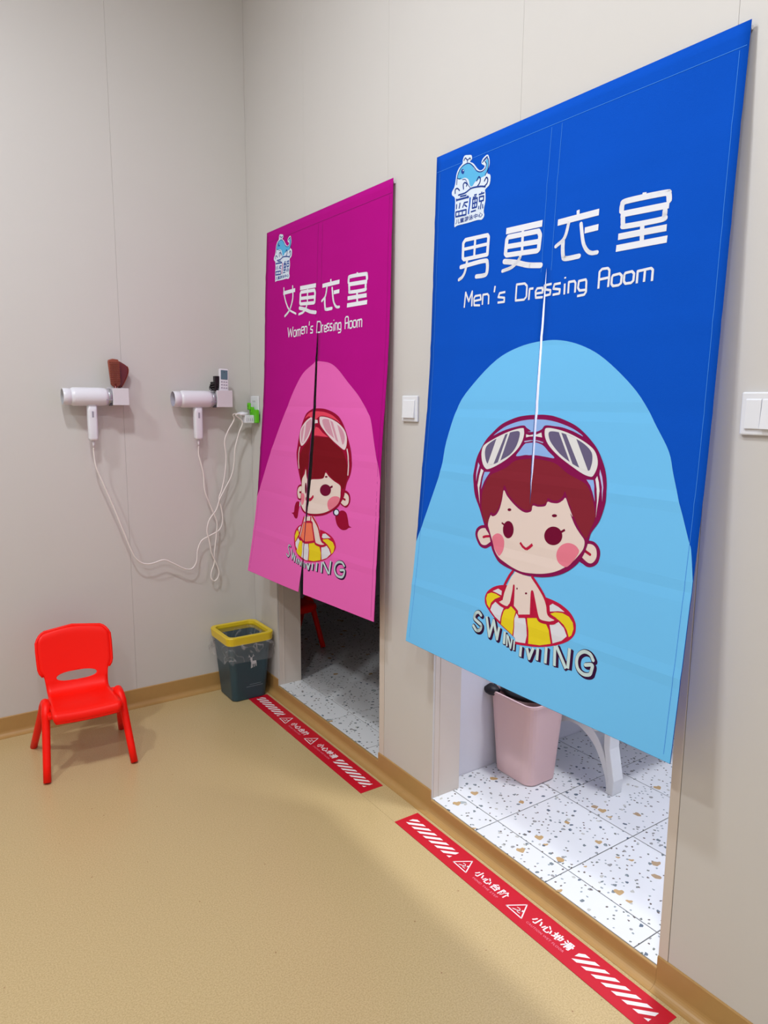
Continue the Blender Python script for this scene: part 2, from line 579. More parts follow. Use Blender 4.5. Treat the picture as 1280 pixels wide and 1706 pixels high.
def build_dressing_rooms():
    # men's room (lit)
    tiled_floor('floor_mens_room', 0.004, 1.9, -2.85, -1.385, "white terrazzo tiled floor of the lit men's dressing room", 0.1, -1.675)
    o = struct(obj('wall_mens_side', box(0.115, 1.9, -1.385, -1.345, -0.05, 2.75), 'room_white'), "white side wall inside the men's dressing room")
    struct(obj('wall_mens_far', box(1.9, 1.95, -2.85, -1.345, -0.05, 2.75), 'room_white'), "white far wall inside the men's dressing room")
    struct(obj('wall_mens_near', box(0.115, 1.95, -2.9, -2.85, -0.05, 2.75), 'room_white'), "white near wall inside the men's dressing room")
    struct(obj('ceiling_mens_room', box(0.115, 1.95, -2.9, -1.345, 2.75, 2.8), 'ceiling'), "white ceiling of the men's dressing room")
    # tan heart shaped chips set into the tiles
    mens = bpy.data.objects['floor_mens_room']
    outline = [(p.x, p.y) for p in catmull([(0, -.011), (.008, -.004), (.0125, .004), (.008, .0105), (.001, .0075), (-.007, .0105), (-.0125, .004), (-.008, -.004)], True, 3)]
    for i, (hx, hy, k) in enumerate([(0.148, -1.507, 1), (0.055, -1.523, 1), (0.435, -1.827, 1), (0.719, -1.841, 1), (0.146, -1.816, 1), (0.284, -1.936, 0.8), (0.052, -1.831, 1), (0.144, -2.121, 1), (0.426, -1.866, 0.6), (0.137, -1.853, 0.6), (0.137, -2.161, 0.7), (0.01, -2.024, 0.7), (0.271, -2.019, 0.5), (0.294, -2.05, 0.6), (0.155, -1.993, 0.4), (0.008, -1.664, 0.5)]):
        ho = obj('heart_chip', prism([(p[0] * k * 1.15, p[1] * k * (1.15 if k > .75 else .8)) for p in outline], 'z', -.0005, .0003), 'heart_tan', mens)
        ho.location = (hx, hy, ZT)
        ho.rotation_euler = (0, 0, -.6 + .25 * math.sin(i * 2.4))
    # women's room (dark)
    tiled_floor('floor_womens_room', 0.004, 1.9, -1.30, 0.85, "terrazzo tiled floor of the dark women's dressing room", 0.13, -0.42)
    struct(obj('wall_womens_side', box(0.115, 1.9, 0.85, 0.9, -0.05, 2.75), 'room_white'), "unlit side wall of the women's dressing room")
    struct(obj('wall_womens_far', box(1.9, 1.95, -1.345, 0.9, -0.05, 2.75), 'room_white'), "unlit far wall of the women's dressing room")
    struct(obj('wall_womens_near', box(0.115, 1.9, -1.345, -1.30, -0.05, 2.75), 'room_white'), "unlit near wall of the women's dressing room")
    struct(obj('ceiling_womens_room', box(0.115, 1.95, -1.345, 0.9, 2.75, 2.8), 'ceiling'), "unlit ceiling of the women's dressing room")
    struct(obj('wall_womens_outer', box(0.08, 0.115, 0.1, 0.9, -0.05, 2.75), 'room_white'), "unlit outer wall of the women's dressing room")


build_dressing_rooms()


# ------------------------------------------------------------------ printed curtains
PRINTS = {
    'm_arch': (
        'arch_blue|0|s2|0|87,11747 606,10276 983,9306 1135,8473 1584,7402 2285,6728 3199,6123 4044,5838 4882,5732 5528,5758 6157,5911 6761,6181 7412,6643 7972,'
        '7159 8450,7810 8802,8327 8955,8782 9159,9342 9485,10147 9570,10350 9671,10985'
    ),
    'm_boy': (
        'plum|1|s|0|3185,10757 2954,10800 2806,10920 2772,11086 2857,11252 3013,11385 3229,11414 3397,11336 3558,11205 3481,10887;skin|2|s|0|3220,10840 3014,10'
        '871 2893,10978 2880,11105 2962,11234 3081,11320 3237,11311 3356,11239 3501,11110 3386,10954;crimson|3|l|7|3126,11101 3241,11061 3419,11027;plum|1|s|0|'
        '6745,10650 6980,10579 7148,10646 7242,10772 7252,10929 7199,11082 7069,11188 6911,11228 6764,11183 6610,11081;skin|2|s|0|6751,10698 6970,10660 7097,10'
        '718 7151,10836 7148,10964 7079,11073 6983,11124 6859,11100 6661,10974 6686,10839;crimson|3|l|7|6747,10836 6854,10874 6960,10911;plum|4|s|0|3172,10807 '
        '2880,10299 2647,9939 2547,9499 2565,9172 2642,8863 2800,8591 2989,8343 3238,8135 3594,7890 4030,7727 4401,7644 4957,7599 5256,7607 5452,7630 5792,7710'
        ' 6167,7838 6446,7999 6677,8175 6887,8373 7059,8629 7180,8886 7255,9211 7270,9542 7219,9833 7126,10099 6935,10378 6879,10579 6794,10884 6674,11102 6524'
        ',11279 6301,11463 6019,11613 5679,11730 5299,11804 4806,11843 4429,11802 4086,11752 3829,11673 3630,11503 3481,11305 3365,10992;cap_blue|5|s|0|3305,82'
        '01 3716,7963 4203,7807 4601,7741 4850,7726 4850,7724 5174,7725 5565,7777 5992,7886 6270,7997 6422,8093 6113,7986 5764,7903 5479,7877 5164,7869 5049,79'
        '71 4850,8044 4637,8053 4759,8030 4594,7953 4481,7892 4214,7928 3835,8016 3530,8114;cap_blue|5|s|0|4260,8716 4381,8558 4552,8381 4681,8347 4850,8327 49'
        '07,8322 5139,8383 5349,8533 5556,8678 5241,8666 4940,8649 4744,8663 4604,8666;lilac|5|p|0|2719,8998 2789,9074 2736,9259 2680,9548 2674,9264;lens_white'
        '|5|p|0|2861,9168 2974,9209 2894,9447 2829,9716 2890,10175 2792,9821 2746,9643 2801,9415;cap_blue|5|p|0|3025,9245 3262,9225 3135,9384 3032,9514 2908,97'
        '48 2941,9523;lilac|5|p|0|7020,8849 7103,9025 7168,9269 7171,9604 7125,9257 7013,8967;lens_white|5|p|0|6955,9014 7017,9151 7073,9363 7055,9584 7036,979'
        '0 7027,10011 7012,9572 6982,9322 6905,9094;cap_blue|5|p|0|6637,9127 6850,9116 6896,9247 6953,9630 6861,9402 6776,9259;lens_white|5|s|0|4492,8012 4434,'
        '7962 4086,8026 3678,8156 3201,8352 2915,8505 2840,8669 2852,8848 2923,9023 3039,9134 3162,9154 3476,9041 3911,8815 4271,8546 4441,8330 4504,8141;lens_'
        'grey|6|s|0|4322,8059 4063,8074 3792,8155 3431,8283 3093,8466 2988,8620 3008,8818 3133,9007 3413,8987 3689,8859 4011,8694 4212,8492 4325,8242;lens_whit'
        'e|7|p|0|3436,8279 3790,8136 3379,8999 3129,9028;lens_white|7|p|0|3879,8125 3961,8103 3642,8902 3553,8933;lens_white|5|s|0|5162,7985 5243,7929 5533,794'
        '6 5912,8019 6329,8157 6647,8303 6831,8443 6925,8638 6923,8823 6828,9016 6724,9043 6501,8994 6128,8834 5692,8619 5359,8389 5193,8182;lens_grey|6|s|0|53'
        '03,8052 5396,8009 5635,8021 5917,8071 6242,8170 6540,8308 6727,8467 6767,8650 6741,8804 6677,8907 6399,8861 6073,8742 5708,8547 5425,8314 5327,8176;le'
        'ns_white|7|p|0|5646,8021 5729,8032 6163,8779 6073,8742;lens_white|7|p|0|5889,8064 6223,8160 6672,8921 6395,8865;lens_white|5|p|0|4582,8120 4716,8142 4'
        '886,8108 5045,8053 5082,8178 4892,8162 4719,8173 4589,8203;lilac|5|l|3|4546,8316 4781,8277 4815,8276 4928,8275 5119,8308;hair|5|s|0|3276,9322 3551,920'
        '1 3931,9035 4244,8840 4771,8754 4950,8744 5568,8802 6011,9022 6340,9132 6620,9226 6774,9378 6901,9637 7010,9980 6906,10303 6793,10537 6587,10367 6394,'
        '10135 6244,9926 6249,9890 6110,9678 6002,9477 5941,9609 5793,9733 5607,9755 5446,9710 5422,9813 5334,9887 5142,9924 4978,9903 4938,9944 4901,10061 477'
        '9,10114 4597,10100 4323,9981 4038,9765 3917,9585 3847,9553 3802,9752 3750,10011 3632,10262 3499,10379 3393,10343 3316,10463 3250,10694 3139,10629 2991'
        ',10345 2955,9945 3051,9633;skin|6|s|0|3298,10723 3321,10563 3385,10433 3418,10450 3491,10450 3614,10383 3726,10211 3801,9947 3852,9678 3987,9819 4216,'
        '9985 4496,10132 4709,10184 4872,10149 4934,10094 4961,9970 5149,9975 5387,9927 5457,9808 5591,9820 5801,9804 5954,9714 6037,9642 6149,9815 6316,10075 '
        '6232,10010 6411,10280 6599,10463 6749,10601 6750,10779 6657,10942 6469,11158 6239,11351 5983,11510 5665,11634 5287,11721 4796,11774 4419,11729 4121,11'
        '651 3837,11551 3631,11365 3501,11110 3363,10853;cheek|7|s|0|3510,11056 3590,10956 3733,10896 3884,10927 3981,11030 4002,11164 3975,11339 3900,11471 38'
        '18,11503 3644,11363 3545,11207;cheek|7|s|0|5902,11129 5935,10971 6049,10834 6233,10749 6425,10753 6558,10812 6617,10916 6469,11154 6281,11346 6108,113'
        '43 5964,11270;maroon|7|s|0|4328,10702 4319,10807 4272,10897 4195,10955 4104,10970 4015,10938 3948,10865 3916,10765 3926,10659 3975,10568 4054,10510 41'
        '46,10497 4233,10531 4297,10604;maroon|7|s|0|6043,10601 6026,10706 5954,10801 5840,10867 5706,10889 5579,10864 5484,10795 5441,10696 5460,10588 5536,10'
        '492 5652,10428 5786,10408 5911,10435 6002,10504;maroon|7|k|5|3848,10583 3999,10637;maroon|7|k|6|5969,10525 6110,10437;maroon|7|s|0|4185,10175 4174,101'
        '99 4139,10218 4094,10224 4056,10215 4040,10194 4052,10170 4087,10151 4132,10145 4169,10155;maroon|7|s|0|5812,10120 5798,10145 5757,10165 5704,10173 56'
        '59,10164 5640,10143 5654,10118 5696,10098 5749,10091 5793,10099;crimson|7|k|7|4609,11010 4713,11101 4841,11153;crimson|7|k|8|4841,11153 4948,11085 506'
        '0,10984'
    ),
    'm_ring': (
        'crimson|2|s|0|4145,12269 3840,12364 3627,12491 3486,12636 3446,12807 3503,12954 3681,13087 3968,13254 4165,13347 4500,13461 4803,13572 4856,13680 4867'
        ',13720 5203,13666 5590,13590 5956,13476 6305,13328 6600,13147 6752,12951 6764,12741 6693,12590 6527,12443 6266,12334 6009,12280 5699,12254 5435,12235 '
        '4968,12361 4601,12229;ring_yellow|3|p|0|3538,12656 3691,12581 3878,12578 4069,12614 3859,12726 3722,12870 3699,13019 3571,12938 3504,12793;ring_white|'
        '3|p|0|3729,12533 3941,12414 4107,12447 4118,12571 3871,12540;ring_white|3|p|0|3896,12797 4065,12836 4253,12869 4203,13037 4179,13279 3960,13193 3745,1'
        '3055 3780,12920;ring_yellow|3|p|0|4522,12772 4712,12865 4692,13053 4709,13281 4706,13514 4495,13431 4233,13344 4232,13170 4273,12957 4383,12853;ring_w'
        'hite|3|p|0|4754,12908 4856,12982 5090,12958 5172,13137 5220,13389 5204,13599 5005,13634 4854,13652 4812,13562 4753,13532 4740,13272 4713,13048;ring_ye'
        'llow|3|p|0|5153,12932 5456,12836 5572,12896 5809,12914 5942,13054 6052,13376 5706,13513 5310,13585 5261,13235;ring_white|3|p|0|5933,12901 6100,12848 6'
        '212,12771 6401,12875 6533,13048 6389,13203 6110,13350 6033,13126;ring_yellow|3|p|0|6230,12728 6020,12665 5914,12633 6053,12560 6295,12519 6520,12558 6'
        '658,12674 6704,12814 6666,12993 6594,13051 6503,12905 6389,12802;ring_white|3|p|0|5856,12433 5946,12362 6153,12400 6361,12474 6145,12508 5892,12580;sk'
        'in|4|p|0|4535,11811 4408,11976 4276,12253 4202,12473 4173,12684 3982,12761 4152,12815 4376,12815 4462,12740 4479,12534 4542,11902 4803,11849;skin|4|p|'
        '0|4537,11819 4598,11798 4772,11825 4803,11849 5133,11842 5233,12141 5219,12224 5208,12487 5254,12827 4835,12937 4791,12830 4616,12750 4597,12461 4520,'
        '12200 4472,12102;skin|4|p|0|5130,11822 5350,12035 5593,12239 5785,12469 5871,12683 6082,12737 6062,12771 5850,12864 5593,12871 5473,12782 5331,12418 5'
        '217,12214;crimson|5|l|8|4430,11832 4321,11979 4185,12242 4138,12425 4132,12646 3947,12761;crimson|5|l|8|3948,12768 4155,12833 4381,12841 4474,12745;cr'
        'imson|5|l|6|4474,12745 4529,12507 4531,12198 4568,12483 4593,12740;crimson|5|l|8|5159,11836 5402,12024 5646,12247 5782,12450 5868,12664 6118,12728 607'
        '2,12827 5854,12883 5597,12890 5486,12779 5318,12421 5212,12215 5236,12521 5274,12832;crimson|5|k|7|4535,12723 4798,12867;crimson|5|k|9|4841,12964 5502'
        ',12799;maroon|5|s|0|4687,12248 4683,12269 4667,12280 4648,12277 4638,12259 4642,12239 4658,12227 4677,12231;maroon|5|s|0|5048,12298 5039,12319 5012,12'
        '333 4983,12332 4968,12316 4977,12294 5004,12280 5033,12282'
    ),
    'm_swim': (
        'ink|0.5|l|15|3451,13331 3331,13271 3205,13344 3181,13482 3357,13551 3505,13610 3484,13745 3334,13794 3178,13705;ink|0.5|l|16|3416,13316 3296,13256 317'
        '0,13329 3146,13467 3322,13536 3470,13595 3449,13730 3299,13779 3143,13690;mint|1.2|l|9|3391,13306 3271,13246 3145,13319 3121,13457 3297,13526 3445,135'
        '85 3424,13720 3274,13769 3118,13680;ink|0.5|k|15|3677,13306 3891,13812 3985,13339 4208,13803 4234,13464;ink|0.5|k|16|3642,13291 3856,13797 3950,13324 '
        '4173,13788 4199,13449;mint|1.2|k|9|3617,13281 3831,13787 3925,13314 4148,13778 4174,13439;ink|0.5|k|15|4469,13526 4501,13861;ink|0.5|k|16|4434,13511 4'
        '466,13846;mint|1.2|k|9|4409,13501 4441,13836;ink|0.5|k|9.3|4548,13576 4594,13891;ink|0.5|k|9.92|4526,13561 4572,13876;mint|1.2|k|5.58|4511,13551 4557,'
        '13866;ink|0.5|k|9.3|4593,13603 4738,13903 4751,13637;ink|0.5|k|9.92|4571,13588 4716,13888 4729,13622;mint|1.2|k|5.58|4556,13578 4701,13878 4714,13612;'
        'ink|0.5|k|9.3|4843,13665 4864,13921;ink|0.5|k|9.92|4821,13650 4842,13906;mint|1.2|k|5.58|4806,13640 4827,13896;ink|0.5|k|15|5130,13739 5146,14019;ink|'
        '0.5|k|16|5095,13724 5111,14004;mint|1.2|k|9|5070,13714 5086,13994;ink|0.5|k|15|5338,13730 5464,13975 5559,13666;ink|0.5|k|16|5303,13715 5429,13960 552'
        '4,13651;mint|1.2|k|9|5278,13705 5404,13950 5499,13641;ink|0.5|k|15|5709,13624 5730,13945;ink|0.5|k|16|5674,13609 5695,13930;mint|1.2|k|9|5649,13599 56'
        '70,13920;ink|0.5|k|15|5982,13526 6016,13938;ink|0.5|k|16|5947,13511 5981,13923;mint|1.2|k|9|5922,13501 5956,13913;ink|0.5|k|15|6252,13420 6317,13914;i'
        'nk|0.5|k|16|6217,13405 6282,13899;mint|1.2|k|9|6192,13395 6257,13889;ink|0.5|k|15|6293,13399 6681,13870;ink|0.5|k|16|6258,13384 6646,13855;mint|1.2|k|'
        '9|6233,13374 6621,13845;ink|0.5|k|15|6715,13344 6737,13852;ink|0.5|k|16|6680,13329 6702,13837;mint|1.2|k|9|6655,13319 6677,13827;ink|0.5|l|15|7456,134'
        '25 7351,13308 7167,13297 7009,13420 6976,13608 7054,13772 7226,13840 7400,13793 7440,13688 7441,13549 7246,13604;ink|0.5|l|16|7421,13410 7316,13293 71'
        '32,13282 6974,13405 6941,13593 7019,13757 7191,13825 7365,13778 7405,13673 7406,13534 7211,13589;mint|1.2|l|9|7396,13400 7291,13283 7107,13272 6949,13'
        '395 6916,13583 6994,13747 7166,13815 7340,13768 7380,13663 7381,13524 7186,13579'
    ),
    'm_title': (
        'print_white|1|q|11|1555,2662 2524,2702 2577,2767 2561,3227 1533,3201 1473,3150 1462,2737;print_white|1|k|9|2000,2676 1994,3214;print_white|1|k|9|1511,'
        '2915 2526,2943;print_white|1|l|12|1393,3396 2422,3377 2580,3469 2563,3718 2439,3772 2112,3757;print_white|1|l|9.5|1686,3217 1620,3508 1490,3673 1313,3'
        '741;print_white|1|k|16|3281,2739 4606,2787;print_white|1|q|13|3376,2908 4492,2956 4559,3072 4535,3413 4488,3440 3355,3370 3303,3321 3327,2960;print_wh'
        'ite|1|k|13|3347,3150 4533,3217;print_white|1|k|9|3915,2721 3936,3398;print_white|1|l|9.5|3909,3405 3833,3560 3572,3713 3210,3763;print_white|1|l|14|32'
        '75,3524 3712,3613 4169,3747 4642,3822'
    ),
    'm_title2': (
        'print_white|1|k|9|5770,2706 5782,2823;print_white|1|k|15|5139,2877 6415,2880;print_white|1|l|9.5|5510,2913 5399,3280 5127,3442;print_white|1|l|12|5355'
        ',3346 5382,3692 5475,3787 5901,3793;print_white|1|l|10|5895,3047 6004,3482 6129,3692 6277,3781 6446,3794;print_white|1|k|14|6025,3225 6432,3223;print_'
        'white|1|l|13|7056,2988 7066,2855 7178,2797 8133,2837 8237,2885 8264,3010;print_white|1|k|10|7629,2713 7620,2797;print_white|1|k|14|7043,3063 8275,3111'
        ';print_white|1|l|12|7109,3110 7132,3293 7213,3349 8119,3376 8182,3321 8187,3205;print_white|1|k|11|7645,3324 7665,3808;print_white|1|k|14|7025,3548 82'
        '62,3572;print_white|1|k|15|6989,3797 8295,3811'
    ),
    'm_logo': (
        'logo_white|1|s|0|1240,389 1309,293 1462,313 1615,360 1645,467 1565,519 1721,606 1883,765 2018,865 2142,869 2217,797 2086,712 2078,631 2154,560 2312,52'
        '4 2396,662 2412,820 2340,1010 2470,1093 2494,1228 2457,1362 2303,1444 2324,1553 2347,1782 2305,2009 2334,2146 2238,2232 2045,2207 1608,2202 1150,2182 '
        '999,2194 1002,1974 981,1664 957,1383 822,1271 803,1170 899,1068 946,928 986,705 1088,567 1236,483;whale_blue|2|s|0|1040,827 1063,683 1156,584 1328,533'
        ' 1503,550 1661,643 1825,817 2023,918 2189,933 2285,866 2295,765 2246,675 2322,630 2376,760 2353,935 2263,1056 2101,1082 1853,1128 1734,1220 1622,1181 '
        '1541,1001 1380,909 1226,912 1113,899;navy|3|l|2.2|1009,1011 1036,772 1096,677 1200,581 1372,537 1547,561 1728,687 1890,846 2064,916 2226,890 2286,776 '
        '2226,682;navy|3|l|2.2|2263,1056 2353,935 2376,760 2321,616 2219,603 2114,680;navy|3|l|4|2162,646 2240,608 2298,584;navy|3|l|2.4|1297,417 1358,366 1451'
        ',444 1556,418 1581,457;navy|3|k|2.4|1451,444 1450,517;navy|3|l|3|959,1246 962,1137 1064,1133 1160,1210;navy|3|l|3.2|1340,1210 1318,1083 1392,1046 1485'
        ',1108 1468,1158;navy|3|l|3.2|1916,1117 1992,1036 2064,1093 2050,1201 1953,1284;navy|3|l|3.2|2247,1202 2321,1128 2383,1189 2369,1289 2272,1345;navy|3|l'
        '|3.4|1125,1331 1439,1334 1696,1271 2082,1311 2295,1366;navy|3|l|1.6|1018,835 1112,878 1201,879;navy|3|l|1.5|1272,937 1408,969 1531,1133 1651,1254;navy'
        '|3|s|0|1337,730 1327,769 1293,786 1249,775 1210,740 1193,694 1204,656 1238,639 1282,650 1320,685;logo_white|4|s|0|1313,697 1308,709 1294,711 1279,702 '
        '1272,687 1277,675 1291,673 1306,682;navy|3|k|4|1020,1452 1607,1486;navy|3|k|4|1029,1413 1058,1488;navy|3|k|4|1536,1437 1570,1511;navy|3|k|3.4|1198,138'
        '8 1490,1413;navy|3|k|3.6|1053,1569 1057,1708;navy|3|k|3.6|1212,1562 1186,1722;navy|3|k|3.6|1418,1593 1346,1728;navy|3|k|3.4|1396,1602 1575,1613;navy|3'
        '|k|3.4|1425,1663 1549,1744;navy|3|q|3.6|1046,1789 1528,1821 1528,1957 1060,1924;navy|3|k|3|1198,1800 1199,1931;navy|3|k|3|1359,1813 1359,1943;navy|3|k'
        '|3|1835,1490 1953,1496;navy|3|k|3|1786,1546 1936,1546;navy|3|q|3.6|1791,1593 1984,1596 1990,1845 1806,1839;navy|3|k|3.4|1889,1601 1893,1844;navy|3|k|3'
        '.4|1797,1716 1979,1715;navy|3|k|3|1748,1928 1965,1928;navy|3|k|3.4|2161,1470 2167,1531;navy|3|k|3.2|2040,1522 2280,1523;navy|3|q|3.4|2072,1592 2257,16'
        '04 2265,1724 2090,1715;navy|3|k|3.2|2183,1733 2161,1940;navy|3|k|3|2094,1833 2082,1924;navy|3|k|3|2245,1819 2265,1942;GROUND|2|k|6|1664,1512 1659,1740'
        ' 1639,1966'
    ),
    'w_arch': (
        'arch_pink|0|s2|0|50,11620 423,10818 972,9780 1691,8665 2296,7828 3075,6824 3808,6156 4674,5804 4850,5723 5168,5736 5885,5831 6483,6075 7250,6577 8037,'
        '7080 8643,7605 8922,7914 9196,8635 9400,9186 9538,9446 9528,9969'
    ),
    'w_girl': (
        'wine|1|s|0|4372,10677 4135,10665 3971,10784 3941,10972 3997,11175 4138,11275 4387,11203;skin|2|s|0|4381,10734 4148,10744 4035,10847 4006,10988 4063,11'
        '145 4182,11213 4383,11134;wine|3|k|8|4184,10959 4364,10952;wine|1|s|0|7316,10606 7582,10532 7820,10616 7911,10793 7873,10984 7709,11140 7518,11153 724'
        '2,11037;skin|2|s|0|7323,10668 7553,10623 7751,10686 7820,10824 7780,10995 7632,11086 7478,11094 7235,10953;wine|3|k|8|7341,10835 7598,10880;wine|1|s|0'
        '|4180,11339 3959,11387 3844,11586 3804,11823 3603,11872 3768,11921 3888,12022 4046,12059 4161,11986 4206,11773 4251,11561 4261,11399;logo_white|1|s|0|'
        '4260,11353 4345,11390 4351,11480 4288,11533 4247,11447;wine|1|s|0|7264,11332 7490,11294 7692,11363 7814,11556 7910,11794 8079,11833 7900,11880 7759,11'
        '963 7538,12017 7305,11987 7098,11867 6977,11669 6979,11518;ink|1|s|0|7219,11391 7202,11462 7127,11523 7015,11556 6899,11552 6809,11513 6767,11448 6784'
        ',11376 6858,11316 6969,11284 7086,11288 7177,11327;logo_white|2|s|0|7158,11399 7147,11449 7099,11491 7027,11514 6950,11510 6891,11482 6862,11436 6872,'
        '11386 6920,11343 6992,11321 7069,11325 7129,11353;wine|4|s|0|4352,10717 4072,10283 3774,9796 3678,9385 3720,8990 3816,8594 3926,8292 4174,7900 4398,77'
        '15 4768,7587 4968,7549 5587,7560 6188,7652 6684,7802 7001,8004 7283,8285 7574,8686 7773,9045 7901,9487 7828,9925 7629,10233 7542,10513 7489,10756 7317'
        ',10986 7089,11205 6681,11427 6173,11622 5635,11735 5111,11791 4770,11750 4513,11644 4356,11434 4330,11117;cap_red|5|s|0|4233,7966 4505,7758 4839,7675 '
        '4989,7659 5610,7682 6209,7779 6661,7949 6886,8069 6491,7953 5862,7850 5397,7827 5118,7898 4931,7990 4837,7975 4570,7869;cap_red|5|p|0|4850,8621 4850,8'
        '375 4961,8265 5211,8301 5567,8475 6049,8628 5491,8619 5001,8605;pearl|5|s|0|4850,7930 4678,7923 4298,8078 3935,8361 3848,8639 3902,8912 4064,9076 4373'
        ',8936 4686,8651 4848,8377 4850,8151;lens_pink|6|s|0|4790,7999 4638,8002 4263,8192 3992,8404 3954,8680 4070,8950 4312,8870 4580,8633 4745,8380 4820,819'
        '9;pearl|7|p|0|4216,8216 4357,8144 4239,8896 4093,8937;pearl|5|s|0|5245,7961 5307,7868 5773,7874 6319,7958 6850,8112 7248,8328 7443,8589 7457,8856 7377'
        ',9016 7239,9034 6872,8908 6327,8702 5748,8425 5341,8177;lens_pink|6|s|0|5508,7977 5873,7947 6329,8042 6861,8195 7176,8393 7307,8615 7215,8848 6856,878'
        '3 6404,8613 5885,8420 5577,8170;pearl|7|p|0|6035,7986 6125,7994 6655,8708 6542,8671;pearl|7|p|0|6328,8032 6683,8117 7176,8861 6879,8802;pearl|5|p|0|48'
        '50,8086 4850,7997 5080,7997 5117,8117 4897,8134 4850,8164;pearl|5|k|6|3918,9118 3882,9373 3890,9719 3996,10012;pearl|5|l|7|7516,9018 7642,9299 7681,95'
        '86 7676,9938;hair_dark|5|s|0|4166,9196 4529,8951 4850,8688 5007,8654 5591,8659 6144,8667 6703,8917 7140,9061 7376,9254 7563,9553 7634,9900 7584,10174 '
        '7456,10437 7343,10491 7164,10318 6695,10213 6332,10073 6041,9902 5897,10175 5537,10249 5107,10289 4814,10292 4603,9899 4403,10210 4290,10494 4082,1005'
        '1 3974,9598;skin|6|s|0|4379,10395 4560,10198 4632,9988 4754,10252 4850,10395 4918,10349 5545,10288 5902,10207 6031,9994 6294,10119 6701,10255 7171,103'
        '81 7238,10544 7238,10614 7226,10869 7045,11103 6664,11342 6160,11535 5620,11648 5091,11702 4850,11693 4605,11588 4395,11384 4404,11063 4368,10655;chee'
        'k|7|s|0|4377,11043 4546,10957 4686,11057 4669,11241 4582,11432 4444,11379;cheek|7|s|0|6326,11165 6421,11002 6656,10868 6938,10812 7174,10833 7213,1093'
        '4 7046,11124 6737,11301 6510,11394 6387,11311;maroon|7|s|0|6539,10622 6512,10723 6408,10813 6249,10874 6062,10894 5884,10868 5750,10801 5689,10707 571'
        '5,10604 5823,10513 5990,10453 6182,10435 6358,10462 6485,10529;maroon|7|s|0|4840,10737 4845,10833 4833,10911 4807,10956 4770,10960 4731,10921 4698,108'
        '46 4675,10752 4669,10656 4681,10578 4708,10533 4745,10530 4784,10569 4818,10643;maroon|7|k|8|6462,10532 6645,10465;maroon|7|s|0|6208,10141 6181,10167 '
        '6107,10184 6030,10180 5995,10159 6023,10132 6097,10115 6174,10119;crimson|7|l|12|4850,11147 4850,11176 5017,11133 5171,11015'
    ),
    'w_ring': (
        'crimson|2|s|0|4536,12238 4223,12386 4040,12599 4017,12883 4137,13191 4301,13421 4611,13578 4912,13639 5388,13613 5962,13500 6428,13339 6852,13087 7081'
        ',12832 7102,12656 6924,12447 6551,12308 6054,12239 5553,12256 4934,12230;ring_yellow|3|p|0|4196,12507 4349,12554 4391,12663 4250,12824 4147,13002 4068'
        ',12759;ring_white|3|p|0|4303,12421 4473,12293 4540,12410 4450,12585 4369,12528;ring_white|3|p|0|4387,12780 4502,12901 4435,13095 4406,13310 4232,13175'
        ' 4177,13021;ring_yellow|3|p|0|4502,12901 4705,12869 4771,13226 4715,13537 4400,13451 4291,13353 4444,13140;ring_white|3|p|0|4759,12907 4913,12930 5128'
        ',12907 5224,13141 5194,13579 4999,13602 4737,13533 4773,13272;ring_yellow|3|p|0|5191,12897 5623,12784 5757,12852 5968,12885 6120,13125 6113,13406 5635'
        ',13536 5258,13568 5269,13179;ring_white|3|p|0|6115,12905 6484,12790 6654,12882 6805,13052 6545,13251 6191,13381 6155,13097;ring_yellow|3|p|0|6224,1263'
        '3 6178,12585 6533,12508 6898,12581 7032,12732 6979,12936 6862,13042 6751,12866 6517,12729;ring_white|3|p|0|6107,12508 6152,12368 6351,12327 6726,12445'
        ' 6490,12482 6213,12536;skin|4|p|0|4759,11879 5376,11761 5874,12142 6103,12641 6396,12727 6044,12839 5711,12815 5448,12428 5294,12021 4708,12090 4589,1'
        '2564 4487,12811 4430,12750 4552,12340;swim_orange|5|p|0|4712,12134 4897,12063 5294,12021 5427,12431 5533,12742 5036,12888 4776,12881 4552,12777 4663,1'
        '2439;crimson|6|l|9|5293,11794 5792,12154 6080,12623 6354,12712 6363,12787 6087,12854 5714,12837 5617,12740 5374,12214 5275,12035 4897,12063;crimson|6|'
        'l|9|4737,11905 4552,12340 4433,12772 4578,12796 4825,12896 5036,12888 5619,12751;crimson|6|k|9|5170,11810 5184,12024'
    ),
    'w_swim': (
        'ink|0.5|l|9|3808,13271 3678,13234 3611,13352 3709,13478 3782,13584 3688,13721 3517,13643;ink|0.5|l|9.6|3784,13261 3654,13224 3587,13342 3685,13468 375'
        '8,13574 3664,13711 3493,13633;mint|1.2|l|5.4|3772,13251 3642,13214 3575,13332 3673,13458 3746,13564 3652,13701 3481,13623;ink|0.5|k|9|3915,13372 4048,'
        '13776 4108,13504 4256,13834 4267,13571;ink|0.5|k|9.6|3891,13362 4024,13766 4084,13494 4232,13824 4243,13561;mint|1.2|k|5.4|3879,13352 4012,13756 4072,'
        '13484 4220,13814 4231,13551;ink|0.5|k|9|4421,13662 4424,13875;ink|0.5|k|9.6|4397,13652 4400,13865;mint|1.2|k|5.4|4385,13642 4388,13855;ink|0.5|k|9|454'
        '7,13663 4557,13899;ink|0.5|k|9.6|4523,13653 4533,13889;mint|1.2|k|5.4|4511,13643 4521,13879;ink|0.5|k|9|4603,13701 4768,13897 4813,13711;ink|0.5|k|9.6'
        '|4579,13691 4744,13887 4789,13701;mint|1.2|k|5.4|4567,13681 4732,13877 4777,13691;ink|0.5|k|9|4886,13736 4886,13924;ink|0.5|k|9.6|4862,13726 4862,1391'
